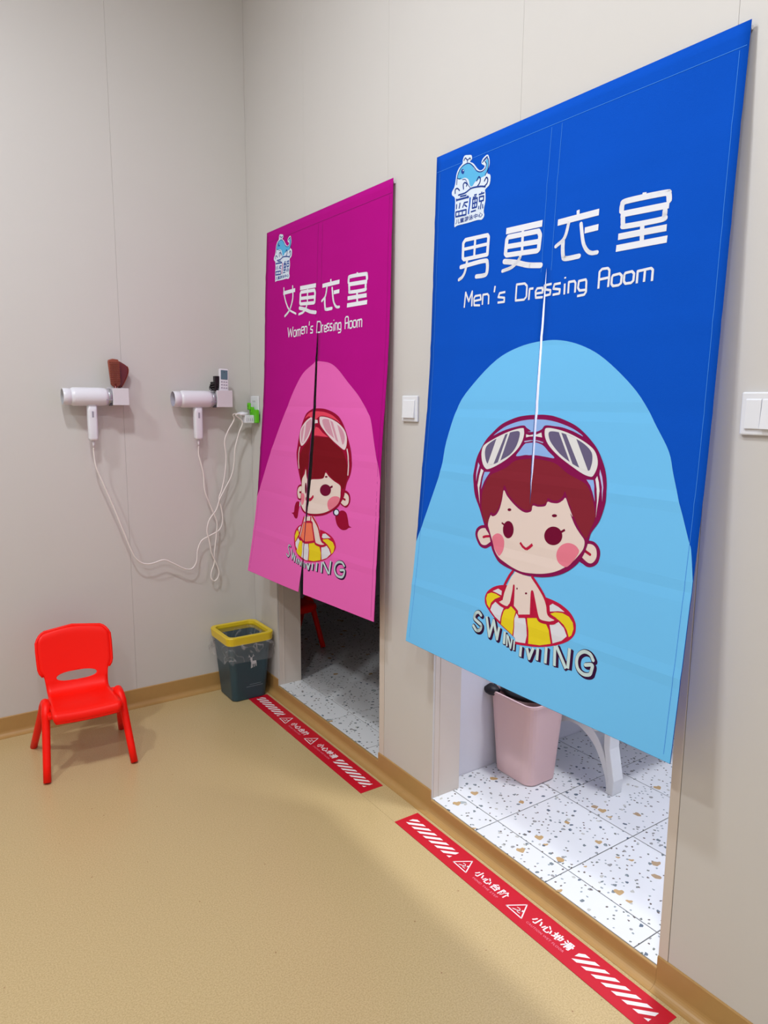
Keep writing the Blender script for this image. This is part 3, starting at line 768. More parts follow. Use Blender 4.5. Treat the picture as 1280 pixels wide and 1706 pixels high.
        '4;mint|1.2|k|5.4|4850,13716 4850,13904;ink|0.5|k|9|5018,13748 4980,13957;ink|0.5|k|9.6|4994,13738 4956,13947;mint|1.2|k|5.4|4982,13728 4944,13937;ink|'
        '0.5|k|15|5160,13728 5293,13940 5388,13699;ink|0.5|k|16|5120,13718 5253,13930 5348,13689;mint|1.2|k|9|5100,13708 5233,13920 5328,13679;ink|0.5|k|15|561'
        '8,13648 5574,13935;ink|0.5|k|16|5578,13638 5534,13925;mint|1.2|k|9|5558,13628 5514,13915;ink|0.5|k|15|5924,13571 5888,13922;ink|0.5|k|16|5884,13561 58'
        '48,13912;mint|1.2|k|9|5864,13551 5828,13902;ink|0.5|k|15|6281,13485 6257,13909;ink|0.5|k|16|6241,13475 6217,13899;mint|1.2|k|9|6221,13465 6197,13889;i'
        'nk|0.5|k|15|6359,13471 6774,13855;ink|0.5|k|16|6319,13461 6734,13845;mint|1.2|k|9|6299,13451 6714,13835;ink|0.5|k|15|6884,13332 6813,13858;ink|0.5|k|1'
        '6|6844,13322 6773,13848;mint|1.2|k|9|6824,13312 6753,13838;ink|0.5|l|15|7806,13356 7654,13256 7388,13294 7204,13447 7185,13646 7354,13808 7659,13812 7'
        '799,13699 7821,13524 7561,13563;ink|0.5|l|16|7766,13346 7614,13246 7348,13284 7164,13437 7145,13636 7314,13798 7619,13802 7759,13689 7781,13514 7521,1'
        '3553;mint|1.2|l|9|7746,13336 7594,13236 7328,13274 7144,13427 7125,13626 7294,13788 7599,13792 7739,13679 7761,13504 7501,13543'
    ),
    'w_title': (
        'print_white|1|k|15|1803,2768 2850,2759;print_white|1|l|8|1841,2564 1904,2878 2111,3237 2390,3510 2944,3713;print_white|1|l|9|2626,2582 2666,3023 2517,'
        '3370 2321,3564 1960,3730'
    ),
}
GLYPHS = {
    'M': ('k', '1628,4569 1673,4145 1828,4413 1974,4150 1975,4568'),
    'e': ('k', '2064,4431 2375,4421 2346,4297 2118,4297 2060,4360 2084,4550 2345,4577'),
    'n': ('k', '2447,4575 2456,4302 2649,4302 2708,4357 2710,4587'),
    'ap': ('k', '2956,4122 2930,4289'),
    's': ('k', '3381,4335 3156,4338 3108,4440 3357,4482 3359,4591 3093,4583'),
    'D': ('q', '3813,4193 3810,4605 4133,4616 4214,4551 4208,4278 4117,4205'),
    'r': ('k', '4312,4645 4315,4366 4453,4369'),
    'e2': ('k', '4555,4512 4808,4513 4776,4394 4591,4388 4542,4459 4568,4616 4824,4631'),
    's2': ('k', '5064,4337 4853,4343 4850,4449 5034,4489 5028,4590 4850,4601'),
    's3': ('k', '5373,4358 5162,4361 5132,4464 5354,4505 5346,4604 5117,4611'),
    'i': ('k', '5509,4387 5512,4650'),
    'idot': ('k', '5511,4230 5511,4268'),
    'n2': ('k', '5639,4638 5639,4368 5815,4366 5859,4420 5858,4644'),
    'g': ('k', '6191,4618 5999,4612 5944,4540 5963,4385 6169,4376 6196,4427 6205,4667 6153,4726 5935,4735'),
    'R': ('k', '6573,4637 6573,4254 6643,4200 6806,4205 6857,4258 6862,4432 6852,4634'),
    'R2': ('k', '6590,4431 6861,4420'),
    'o': ('q', '6968,4388 7151,4374 7213,4428 7206,4590 7142,4628 6991,4628 6942,4576 6943,4431'),
    'o2': ('q', '7305,4382 7482,4370 7541,4427 7534,4576 7479,4618 7328,4617 7281,4559 7282,4424'),
    'm': ('k', '7630,4648 7631,4388 7969,4369 8016,4413 8014,4647'),
    'm2': ('k', '7819,4370 7814,4640'),
}

CW, CH, CS = 0.97, 1.5, 0.485            # width, height, slit position
CELL = 0.1875 / 8                        # the packing folds are 0.1875 m apart
MEN = dict(y0=-1.4378, z0=2.1375,
           L=[-.012, -.019, -.026, -.048, -.072, -.1087], C=[-.012, -.031, -.0425, -.055, -.073, -.1126], R=[-.012, -.027, -.040, -.052, -.077, -.102],
           gl=[(.38, 0), (.5, .004), (.75, .006), (.9, .005), (1.0, 0)], gr=[(.38, 0), (.5, .003), (.75, .004), (.9, .003), (1.0, 0)])
WOM = dict(y0=-.2377, z0=2.1345,
           L=[-.012, -.026, -.038, -.060, -.089, -.138], C=[-.012, -.024, -.038, -.060, -.0885, -.1185], R=[-.012, -.019, -.030, -.0525, -.066, -.080],
           gl=[(.42, 0), (.55, .008), (.75, .011), (1.02, .017), (1.12, .012), (1.22, .004), (1.35, .003), (1.5, .021)],
           gr=[(.42, 0), (.55, .008), (.75, .011), (1.02, .016), (1.12, .011), (1.22, .003), (1.35, .002), (1.5, .021)])


def cr1(t, ys):
    n = len(ys) - 1
    i = min(max(int(t), 0), n - 1)
    f = t - i
    a = ys[i - 1] if i > 0 else 2 * ys[0] - ys[1]
    b, c = ys[i], ys[i + 1]
    d = ys[i + 2] if i + 2 <= n else 2 * ys[n] - ys[n - 1]
    return b + .5 * f * (c - a + f * (2 * a - 5 * b + 4 * c - d + f * (3 * (b - c) + d - a)))


def pw(x, tab):
    if x <= tab[0][0]:
        return tab[0][1]
    for (a, p), (b, q) in zip(tab, tab[1:]):
        if x <= b:
            return p + (q - p) * (x - a) / (b - a)
    return tab[-1][1]


def cloth_point(K, u, v, side, off=0.0):
    """a point of the hanging cloth, off metres proud of its room-facing side"""
    t = v / .3
    x = cr1(u / CS, [cr1(t, K['L']), cr1(t, K['C']), cr1(t, K['R'])])
    k = round(v / .1875)
    if 0 < k < 8:
        x -= (.0013 if k % 2 else -.0011) * max(0.0, 1 - abs(v - k * .1875) / CELL)
    x -= .0014 * math.sin(11 * u + 3 * v + K['y0']) * math.sin(6.5 * v - 2 * u) * min(1, v * 4) + .0022 * math.sin(15 * u + 1.3) * math.sin(2.2 * v) * max(0, v - .9)
    y = K['y0'] - u
    if side < 0:
        y += pw(v, K['gl']) * math.exp(-(CS - u) / .12)
    else:
        y -= pw(v, K['gr']) * math.exp(-(u - CS) / .12)
    return (x - off, y, K['z0'] - v)


def parse(text):
    out = []
    for rec in text.split(';'):
        col, layer, kind, w, pts = rec.split('|')
        out.append((col, float(layer), kind, float(w) / 1000, [tuple(int(q) / 10000 for q in p.split(',')) for p in pts.split()]))
    return out


def stroke_polys(pts, w, closed, butt=True):
    """convex pieces of a stroked line"""
    res = []
    n = len(pts)
    segs = n if closed else n - 1
    for i in range(segs):
        a, b = Vector(pts[i]), Vector(pts[(i + 1) % n])
        d = b - a
        if d.length < 1e-6:
            continue
        p = Vector((-d.y, d.x)).normalized() * (w / 2)
        res.append([tuple(a + p), tuple(a - p), tuple(b - p), tuple(b + p)])
    joints = range(n) if closed or not butt else range(1, n - 1)
    for i in joints:
        res.append([(pts[i][0] + w / 2 * math.cos(2 * math.pi * k / 8 + .39), pts[i][1] + w / 2 * math.sin(2 * math.pi * k / 8 + .39)) for k in range(8)])
    return res


def shape_polys(kind, w, pts):
    """list of convex polygons in cloth coordinates"""
    if kind in ('s', 's2', 'p'):
        if kind == 's':
            loop = [tuple(p) for p in catmull(pts, True, 4)]
        elif kind == 's2':
            loop = [tuple(p) for p in catmull([(0.0008, pts[0][1])] + pts[1:-1] + [(CW - .0008, pts[-1][1])], False, 4)] + [(CW - .0008, CH - .0008), (0.0008, CH - .0008)]
        else:
            loop = list(pts)
        tris = tessellate_polygon([[Vector((p[0], p[1], 0)) for p in loop]])
        return [[loop[i] for i in t] for t in tris]
    if kind == 'l':
        return stroke_polys([tuple(p) for p in catmull(pts, False, 5)], w, False, False)
    if kind == 'k':
        return stroke_polys(pts, w, False)
    if kind == 'q':
        return stroke_polys(pts, w, True)
    if kind == 'c':
        return stroke_polys([tuple(p) for p in catmull(pts, True, 5)], w, True)


def cut(poly, ax, val):
    """split a convex polygon at coordinate ax == val -> (below, above)"""
    lo, hi = [], []
    n = len(poly)
    for i in range(n):
        p, q = poly[i], poly[(i + 1) % n]
        if p[ax] <= val:
            lo.append(p)
        if p[ax] >= val:
            hi.append(p)
        if (p[ax] < val < q[ax]) or (q[ax] < val < p[ax]):
            f = (val - p[ax]) / (q[ax] - p[ax])
            r = (p[0] + f * (q[0] - p[0]), p[1] + f * (q[1] - p[1]))
            lo.append(r)
            hi.append(r)
    return lo, hi


def slices(poly, ax, step, extra=()):
    a = min(p[ax] for p in poly)
    b = max(p[ax] for p in poly)
    vals = sorted([k * step for k in range(int(a / step) + 1, int(b / step) + 1) if a < k * step < b] + [e for e in extra if a < e < b])
    out = []
    rest = poly
    for v in vals:
        lo, rest = cut(rest, ax, v)
        if len(lo) > 2:
            out.append(lo)
        if len(rest) < 3:
            return out
    out.append(rest)
    return out


def print_mesh(name, K, shapes, parent, ground, layer0=0.0):
    """flat print that follows the cloth: one mesh, one material slot per colour"""
    cols = []
    V, F, FM = [], [], []
    for (col, layer, kind, w, pts) in shapes:
        col = ground if col == 'GROUND' else col
        if col not in cols:
            cols.append(col)
        ci = cols.index(col)
        off = .0006 + .00022 * (layer + layer0)
        for poly in shape_polys(kind, w, pts):
            poly = [(min(max(p[0], .0006), CW - .0006), min(max(p[1], .0006), CH - .0006)) for p in poly]
            area = sum(poly[i][0] * poly[(i + 1) % len(poly)][1] - poly[(i + 1) % len(poly)][0] * poly[i][1] for i in range(len(poly)))
            if abs(area) < 2e-9:
                continue
            if area > 0:
                poly = poly[::-1]
            for s in slices(poly, 1, CELL):
                for q in slices(s, 0, 0.0606, (CS,)):
                    side = -1 if sum(p[0] for p in q) / len(q) < CS else 1
                    i0 = len(V)
                    V.extend(cloth_point(K, p[0], p[1], side, off) for p in q)
                    F.append(list(range(i0, i0 + len(q))))
                    FM.append(ci)
    me = bpy.data.meshes.new(name)
    me.from_pydata(V, [], F)
    for c in cols:
        me.materials.append(mat(c))
    for p, c in zip(me.polygons, FM):
        p.material_index = c
    me.update()
    return link_obj(name, me, parent)


def text_polys(body, size, bold=0.0, spacing=1.0):
    """triangles of a line of type, lower left at the origin, and its width"""
    c = bpy.data.curves.new('lettering_source', 'FONT')
    c.body = body
    c.size = size
    c.offset = bold
    c.space_character = spacing
    c.resolution_u = 2
    o = bpy.data.objects.new('lettering_source', c)
    COL.objects.link(o)
    dg = bpy.context.evaluated_depsgraph_get()
    me = bpy.data.meshes.new_from_object(o.evaluated_get(dg))
    polys = [[(me.vertices[i].co.x, me.vertices[i].co.y) for i in p.vertices] for p in me.polygons]
    bpy.data.objects.remove(o)
    bpy.data.curves.remove(c)
    bpy.data.meshes.remove(me)
    xs = [q[0] for p in polys for q in p]
    ys = [q[1] for p in polys for q in p]
    x0, y0 = min(xs), min(ys)
    return [[(q[0] - x0, q[1] - y0) for q in p] for p in polys], max(xs) - x0, max(ys) - y0


def glyph(name, fu=lambda u: u, fv=lambda v: v):
    kind, txt = GLYPHS[name]
    return kind, [(fu(int(a) / 10000), fv(int(b) / 10000)) for a, b in (p.split(',') for p in txt.split())]


def build_curtain(K, pre, label, cloth, stitch, english):
    root = thing('door_curtain', label, 'curtain', (0, 0, 0), 0, 'printed curtains over the dressing room doorways')
    # the cloth, two halves joined above the slit
    bm = bmesh.new()
    nr, nc = 64, 18
    for side in (-1, 1):
        grid = []
        for i in range(nr + 1):
            row = []
            for j in range(nc + 1):
                u = CS * j / nc + (0 if side < 0 else CS)
                row.append(bm.verts.new(cloth_point(K, u, CH * i / nr, side)))
            grid.append(row)
        for i in range(nr):
            for j in range(nc):
                bm.faces.new((grid[i][j], grid[i + 1][j], grid[i + 1][j + 1], grid[i][j + 1]))
    top = [v for v in bm.verts if K['z0'] - v.co.z < .40]
    bmesh.ops.remove_doubles(bm, verts=top, dist=1e-5)
    c = obj('cloth', bm, cloth, root, smooth=True)
    so = c.modifiers.new('thickness', 'SOLIDIFY')
    so.thickness = 0.0007
    so.offset = -1.0 if True else 0
    # rod in the top hem
    ym = K['y0'] - CW
    rod = obj('rod', tube_bm([(-0.0045, K['y0'] - .002, K['z0'] - .012), (-0.0045, ym + .002, K['z0'] - .012)], 0.004, 8), 'white_plastic', root)
    # stitching lines of hems and centre tape
    st = []
    for (p, q) in (((.004, .045), (.966, .045)), ((.468, .05), (.468, .40)), ((.502, .05), (.502, .40)), ((.018, .05), (.018, 1.485)), ((.952, .05), (.952, 1.485))):
        st.append((stitch, 0.2, 'k', .0013, [p, q]))
    print_mesh('stitching', K, st, root, cloth)
    print_mesh('printed_arch', K, parse(PRINTS[pre + '_arch']), root, cloth)
    print_mesh('printed_swimmer', K, parse(PRINTS[pre + ('_boy' if pre == 'm' else '_girl')]), root, cloth, 1.0)
    print_mesh('printed_swim_ring', K, parse(PRINTS[pre + '_ring']), root, cloth, 0.6)
    print_mesh('printed_caption', K, parse(PRINTS[pre + '_swim']), root, cloth, 0.6)
    ttl = parse(PRINTS['m_title2'])
    mt = parse(PRINTS['m_title'])
    ttl += mt if pre == 'm' else mt[5:] + parse(PRINTS['w_title'])
    for (i, j) in (((0, 6), (6, 13), (13, 18), (18, 24)) if pre == 'm' else ((0, 6), (6, 13), (13, 19), (19, 22))):
        print_mesh('printed_character', K, ttl[i:j], root, cloth)
    for word in english:
        print_mesh('printed_letter', K, word, root, cloth)
    lg = [(c, l, k, w * (1.3 if c == 'navy' else 1), p) for (c, l, k, w, p) in parse(PRINTS['m_logo'])]
    print_mesh('printed_logo', K, lg, root, cloth)
    polys, w, h = text_polys('儿童游泳中心', .02, .0003, 1.05)
    sx = .122 / w
    small = []
    for p in polys:
        small.append(('navy', 3, 'p', 0, [(.1045 + q[0] * sx, .2135 - q[1] * .7 + q[0] * sx * .02) for q in p]))
    print_mesh('printed_logo_lettering', K, small, root, cloth)
    return root


def letters(names, fu, w):
    """one list of strokes for each letter"""
    out = []
    for nm in names:
        out.append([('print_white', 1, GLYPHS[g][0], w, glyph(g, fu)[1]) for g in nm.split('+')])
    return out


REST = ['e', 'n', 'ap', 's', 'D', 'r', 'e2', 's2', 's3', 'i+idot', 'n2', 'g', 'R+R2', 'o', 'o2', 'm+m2']
men_text = letters(['M'] + REST, lambda u: u, .0058)


def womens_text():
    out = letters(REST, lambda u: .80 - (.801 - u) * .76, .0052)
    for names, u0, u1 in (('o', .2810, .3025), ('m+m2', .3095, .3390)):
        ref = glyph(names.split('+')[0])[1]
        a, b = min(p[0] for p in ref), max(p[0] for p in ref)
        out += letters([names], lambda u: u0 + (u - a) * (u1 - u0) / (b - a), .0052)
    out.append([('print_white', 1, 'k', .0052, [(.2280, .422), (.2390, .461), (.2510, .430), (.2630, .461), (.2740, .422)])])
    return out


build_curtain(MEN, 'm', "blue curtain printed with a cartoon boy, hanging over the men's doorway", 'cloth_blue', 'stitch_blue', men_text)
build_curtain(WOM, 'w', "magenta curtain printed with a cartoon girl, hanging over the women's doorway", 'cloth_magenta', 'stitch_pink', womens_text())


# ------------------------------------------------------------------ warning tapes
def build_tape(y0, label):
    X0, WD, LN = -0.1383, 0.0972, 1.003
    root = thing('floor_tape', label, 'floor tape', (X0, y0, 0.0), -math.pi / 2, 'red warning tapes on the floor')
    obj('strip', box(0, LN, 0, WD, 0.0002, 0.0012), 'tape_red', root)

    def flat(name, polys, m, z=.0014):
        bm = bmesh.new()
        for p in polys:
            vs = [bm.verts.new((q[0], q[1], z)) for q in p]
            f = bm.faces.new(vs)
            f.normal_update()
            if f.normal.z < 0:
                f.normal_flip()
        return obj(name, bm, m, root)
    for (a, b) in ((.022, .252), (.745, .974)):
        lo, hi, sk, th, pitch = .0312, .0712, .042, .0165, .0308
        k = -2
        while True:
            s = a - sk + .012 + k * pitch
            if s > b:
                break
            poly = [(s, lo), (s + th, lo), (s + th + sk, hi), (s + sk, hi)]
            p1 = cut(poly, 0, a)[1]
            if len(p1) > 2:
                p2 = cut(p1, 0, b)[0]
                if len(p2) > 2 and max(q[0] for q in p2) - min(q[0] for q in p2) > .006:
                    flat('printed_stripe', [p2], 'tape_white')
            k += 1
    for t in (.2725, .5065):
        tri = [(t + .003, .0295), (t + .064, .0275), (t + .0345, .0795)]
        flat('printed_warning_sign', stroke_polys(tri, .0036, True) + stroke_polys([(t + .022, .036), (t + .033, .041), (t + .044, .047)], .0032, False, False) + stroke_polys([(t + .033, .041), (t + .040, .037), (t + .047, .038)], .0026, False, False) + stroke_polys([(t + .041, .045), (t + .034, .052), (t + .026, .050)], .0024, False, False) + stroke_polys([(t + .041, .046), (t + .050, .050)], .0024, False, False) + [[(t + .0455 + .0028 * math.cos(k * .785), .052 + .0028 * math.sin(k * .785)) for k in range(8)]], 'tape_white')
    for (body, s, e) in (('小心台阶', .352, .487), ('小心地滑', .588, .727)):
        polys, w, h = text_polys(body, .030, .0008, 1.12)
        f = (e - s) / w
        flat('printed_characters', [[(s + q[0] * f, .0425 + q[1] * f * .92) for q in p] for p in polys], 'tape_white')
    for (body, s, e) in (('MIND THE STEP', .366, .472), ('CAUTION WET FLOOR', .588, .720)):
        polys, w, h = text_polys(body, .011, 0.0, 1.1)
        f = (e - s) / w
        flat('printed_lettering', [[(s + q[0] * f, .0265 + q[1]) for q in p] for p in polys], 'tape_faint')
    return root


build_tape(-0.2101, "red striped warning tape on the floor before the women's doorway, under the bin's corner")
build_tape(-1.4273, "red striped warning tape on the floor before the men's doorway")


# ------------------------------------------------------------------ child's chair
def build_chair():
    root = thing('child_chair', "small bright red plastic child's chair standing against the pale wall", 'chair', (-0.905, -0.355, 0.0), -0.06)
    # profile of the shell in (y, z): front lip, seat, bend, backrest; s runs along it
    prof = [(-.152, .212), (-.156, .232), (-.140, .247), (-.06, .245), (.02, .238), (.068, .240), (.098, .262), (.112, .300), (.126, .350), (.140, .405), (.152, .455), (.160, .492)]
    cur = catmull([(p[0], p[1]) for p in prof], False, 8)
    S = [0.0]
    for a, b in zip(cur, cur[1:]):
        S.append(S[-1] + (b - a).length)
    tot = S[-1]

    def at(s):
        s = min(max(s, 0), tot)
        for i in range(len(S) - 1):
            if s <= S[i + 1]:
                f = (s - S[i]) / (S[i + 1] - S[i])
                return cur[i].lerp(cur[i + 1], f)
        return cur[-1]
    # half width as function of s
    half = [(0, .112), (.006, .118), (.03, .123), (.10, .122), (.20, .118), (.26, .114), (.31, .117), (.338, .120), (.346, .124), (.360, .134), (.375, .138), (.40, .139), (.46, .140), (.50, .139), (tot - .030, .1375), (tot - .018, .133), (tot - .009, .126), (tot - .003, .117), (tot, .106)]
    sc, sh, sw = .3310, .0185, .077
    rows = [k * .0128 for k in range(int((sc - sh) / .0128) + 1)]
    rows += [sc - sh * math.cos(math.pi * k / 12) for k in range(13)]
    q = sc + sh + .006
    while q < tot - .004:
        rows.append(q)
        q += .0095
    rows.append(tot)
    bm = bmesh.new()

    def m3(x, s):
        p = at(s - 1.15 * x * x * max(0.0, (s - .38) / (tot - .38)))
        bow = .5 * x * x * min(1.0, max(0.0, (s - .24) / .08))
        dish = .35 * x * x * min(1.0, max(0.0, (.30 - s) / .08))
        roll = .010 * max(0.0, (s - tot + .03) / .03) ** 2
        return (x, p.x - bow + roll, p.y + dish)
    for sx in (-1, 1):
        grid = []
        for s in rows:
            w = pw(s, half)
            k = (s - sc) / sh
            hx = sw * max(0.0, 1 - k * k) ** .36 if abs(k) < 1 else 0.0
            grid.append([bm.verts.new(m3(sx * (hx + (w - hx) * i / 8), s)) for i in range(9)])
        for a, b in zip(grid, grid[1:]):
            for i in range(8):
                bm.faces.new((a[i], a[i + 1], b[i + 1], b[i]) if sx > 0 else (a[i], b[i], b[i + 1], a[i + 1]))
    bmesh.ops.remove_doubles(bm, verts=bm.verts, dist=1e-5)
    bmesh.ops.recalc_face_normals(bm, faces=bm.faces)
    shell = obj('seat_shell', bm, 'chair_red', root, smooth=True)
    so = shell.modifiers.new('thickness', 'SOLIDIFY')
    so.thickness = .009
    so.offset = 0
    # rolled rim of the backrest and seat front
    hb = [(w, s) for s, w in half if s > .345]
    path = [m3(-w, s) for w, s in hb] + [m3(0, tot)] + [m3(w, s) for w, s in hb[::-1]]
    obj('back_rim', tube_bm(path, .0062, 8), 'chair_red', root, smooth=True)
    obj('front_lip', tube_bm([m3(-.112 + .0224 * k, .004) for k in range(11)], .006, 8), 'chair_red', root, smooth=True)
    obj('apron', box(-.108, .108, -.120, -.110, .206, .236), 'chair_red', root, bevel=.004)
    # legs, each side bowed into one arch
    for sx in (-1, 1):
        for (fy, sy) in ((-.170, -1), (.165, 1)):
            fx = .156 if sy < 0 else .172
            ya = -.034
            knee = Vector((sx * .138, ya + sy * .040, .232))
            foot = Vector((sx * fx, fy, .004))
            path = catmull([(sx * .134, ya, .255), (sx * .1345, ya + sy * .020, .252), tuple(knee), tuple(knee.lerp(foot, .12))], False, 6)
            path += [knee.lerp(foot, f) for f in (.3, .5, .75, 1.0)]
            obj('leg', tube_bm(path, [.0165] * 13 + [.0165 - .0003 * i for i in range(len(path) - 13)], 14), 'chair_red', root, smooth=True)
        obj('seat_bracket', box(sx * .110, sx * .135, -.12, .06, .222, .238), 'chair_red', root, bevel=.004)
    return root


chair = build_chair()
c2 = copy_tree(chair)
c2.location = (0.285, 0.262, ZT)
c2.rotation_euler = (0, 0, 0.0)
tag(c2, "red plastic child's chair half hidden in the dark women's dressing room", 'chair')


# ------------------------------------------------------------------ waste bin in the corner
def build_bin():
    cx, cy = -.130, -.128
    root = thing('waste_bin', 'dark teal bin with yellow rim, clear bag and white deer, in the corner', 'bin', (cx, cy, 0))
    def ring(hx, hy, r, z):
        return [(p[0], p[1], z) for p in rrect(0, 0, hx, hy, r, 6)]
    h = .302
    outer = [ring(.078, .080, .024, .0), ring(.085, .088, .026, .004), ring(.108, .111, .030, h)]
    inner = [ring(.105, .108, .028, h), ring(.082, .085, .024, .008)]
    obj('body', loft(outer + inner), 'bin_teal', root, smooth=False, bevel=0.0)
    rimr = [ring(.109, .112, .031, h - .016), ring(.116, .119, .034, h - .016), ring(.119, .122, .034, h + .019), ring(.117, .120, .033, h + .023), ring(.100, .103, .028, h + .022), ring(.098, .101, .027, h + .008), ring(.104, .107, .028, h - .016)]
    rimr.append(rimr[0])
    obj('rim', loft(rimr, False, False), 'rim_yellow', root, smooth=False)
    # clear liner folded over the outside and hanging inside
    rnd = random.Random(3)
    n = len(rrect(0, 0, 1, 1, .3, 6))
    def wav(hx, hy, r, z, amp, zamp=0.0):
        out = []
        for i, p in enumerate(ring(hx, hy, r, z)):
            d = Vector((p[0], p[1])).normalized()
            a = amp * (rnd.random() - .35)
            out.append((p[0] + d.x * a, p[1] + d.y * a, p[2] + zamp * (rnd.random() - .5)))
        return out
    film = [wav(.112, .115, .032, h - .002, .002), wav(.119, .122, .034, h - .024, .006), wav(.122, .125, .033, h - .040, .020), wav(.118, .121, .033, h - .058, .014, .012), wav(.121, .124, .033, h - .076, .022, .014), wav(.120, .123, .033, h - .096, .018, .02)]
    obj('liner_skirt', loft(film, False, False), 'film', root, smooth=True)
    film2 = [wav(.100, .103, .027, h + .016, .001), wav(.096, .099, .027, h - .06, .008), wav(.088, .090, .026, h - .16, .012), wav(.070, .074, .024, .03, .012)]
    obj('liner', loft(film2, False, False), 'film', root, smooth=True)
    # deer and two text lines on the front face (facing -y)
    def face_pt(x, z):
        f = (z - .004) / (h - .004)
        return (x, -(.088 + (.111 - .088) * f) - .0012, z)
    def decal(name, polys, m):
        bm = bmesh.new()
        for p in polys:
            bm.faces.new([bm.verts.new(face_pt(*q)) for q in p])
        bmesh.ops.recalc_face_normals(bm, faces=bm.faces)
        return obj(name, bm, m, root)
    ox, oz, k = .012, .158, 1.0
    def sp(pts, w):
        return stroke_polys([(ox + p[0] * k, oz + p[1] * k) for p in pts], w, False, False)
    deer = [[(ox - .011, oz + .022), (ox - .011, oz + .036), (ox + .014, oz + .035), (ox + .016, oz + .022), (ox + .004, oz + .019)],
            [(ox - .013, oz + .030), (ox - .015, oz + .048), (ox - .006, oz + .048), (ox - .004, oz + .034)],
            [(ox - .019, oz + .046), (ox - .012, oz + .054), (ox - .005, oz + .052), (ox - .006, oz + .044)],
            [(ox - .011, oz + .024), (ox - .007, oz + .024), (ox - .008, oz), (ox - .012, oz)], [(ox - .004, oz + .024), (ox, oz + .022), (ox - .002, oz + .002), (ox - .006, oz + .002)],
            [(ox + .006, oz + .024), (ox + .010, oz + .022), (ox + .007, oz + .004), (ox + .004, oz + .003)], [(ox + .012, oz + .026), (ox + .016, oz + .026), (ox + .017, oz + .006), (ox + .014, oz + .006)]]
    deer += sp([(-.012, .053), (-.020, .060), (-.022, .068)], .0022) + sp([(-.018, .058), (-.026, .060)], .0018) + sp([(-.008, .053), (-.002, .060), (.000, .068)], .0022) + sp([(-.003, .058), (.005, .060)], .0018)
    decal('printed_deer', deer, 'bin_print')
    decal('printed_line', [[(-.018 + .012, .074), (.040 + .012, .074), (.040 + .012, .0765), (-.018 + .012, .0765)]], 'bin_print_faint')
    decal('printed_line', [[(-.034 + .012, .064), (.050 + .012, .064), (.050 + .012, .0668), (-.034 + .012, .0668)]], 'bin_print_faint')
    return root


build_bin()


# ------------------------------------------------------------------ hair dryers and what hangs with them
def build_dryer(x_nozzle, x_back, zc, label, nozzle_dark, y=-.062):
    """dryer lying along x, handle down"""
    root = thing('hair_dryer', label, 'hair dryer', (0, 0, 0), 0, 'hair dryers on the wall')
    L = x_back - x_nozzle
    R = .0380
    xs = [(.0, .0335), (.002, .0345), (.030, .0345), (.0315, .0330), (.0330, .0345), (.040, R - .0005), (.046, R), (.10, R), (L - .03, R), (L - .012, R - .0015), (L, R - .004)]
    rings = []
    for (dx, r) in xs:
        sq = .5 if dx < .035 else 1.0
        rings.append([(x_nozzle + dx, y + r * math.cos(a), zc + r * math.sin(a)) for a in [2 * math.pi * k / 28 for k in range(28)]])
    body = obj('body', loft(rings, False, True), 'white_plastic', root, smooth=True)
    inner = [[(x_nozzle + dx, y + r * math.cos(a), zc + r * math.sin(a)) for a in [2 * math.pi * k / 28 for k in range(28)]] for (dx, r) in ((0.0, .0335), (.0005, .0305), (.03, .029))]
    obj('nozzle_opening', loft(inner, False, True), 'button_grey' if nozzle_dark else 'silver', root, smooth=True)
    obj('rear_ring', loft([[(x_back + dx, y + r * math.cos(a), zc + r * math.sin(a)) for a in [2 * math.pi * k / 28 for k in range(28)]] for (dx, r) in ((-.001, .0335), (.004, .0345), (.013, .0345), (.016, .031))], True, True), 'silver', root, smooth=True)
    hx = x_nozzle + .112
    hr = []
    for (dz, w, d) in ((-.030, .0195, .017), (-.06, .0195, .017), (-.12, .0195, .0165), (-.172, .0190, .0160), (-.182, .0165, .0145)):
        hr.append([(hx + q[0], y + q[1], zc + dz) for q in rrect(0, 0, w, d, .010, 4)])
    hd = obj('handle', loft(hr), 'white_plastic', root, smooth=True)
    obj('button', box(hx - .004, hx + .004, y - .0182, y - .0150, zc - .085, zc - .06), 'button_grey', hd, bevel=.001)
    obj('cord_sleeve', tube_bm([(hx, y, zc - .180), (hx, y, zc - .196), (hx, y + .002, zc - .212)], [.0058, .0052, .0036], 10), 'white_plastic', root, smooth=True)
    obj('printed_mark', box(x_nozzle + .165, x_nozzle + .192, y - R * .93 - .0006, y - R * .93, zc - .0135, zc - .0105), 'button_grey', root)
    return root, (hx, y + .002, zc - .212)


def build_holder(x0, x1, z0, z1, label):
    """wall bracket with a cup for the dryer's back and an open pocket on top"""
    root = thing('dryer_holder', label, 'bracket', (0, 0, 0), 0, 'hair dryer holders on the wall')
    yf = -.098
    t = .0035
    obj('front_plate', box(x0, x1, yf, yf + t, z0, z1), 'holder_plastic', root, bevel=.0025)
    obj('back_plate', box(x0, x1, -.004, -.0005, z0, z1 + .004), 'holder_plastic', root, bevel=.001)
    obj('side_plate', box(x1 - t, x1, yf + t, -.004, z0, z1), 'holder_plastic', root, bevel=.001)
    obj('side_plate', box(x0, x0 + t, yf + t, -.004, z0 + .001, z1), 'holder_plastic', root, bevel=.001)
    obj('base_plate', box(x0 + t, x1 - t, yf + t, -.004, z0, z0 + t), 'holder_plastic', root)
    obj('foot_clip', box(x0 - .010, x0, -.085, -.060, z0 - .002, z0 + .009), 'dark_grey', root, bevel=.001)
    return root


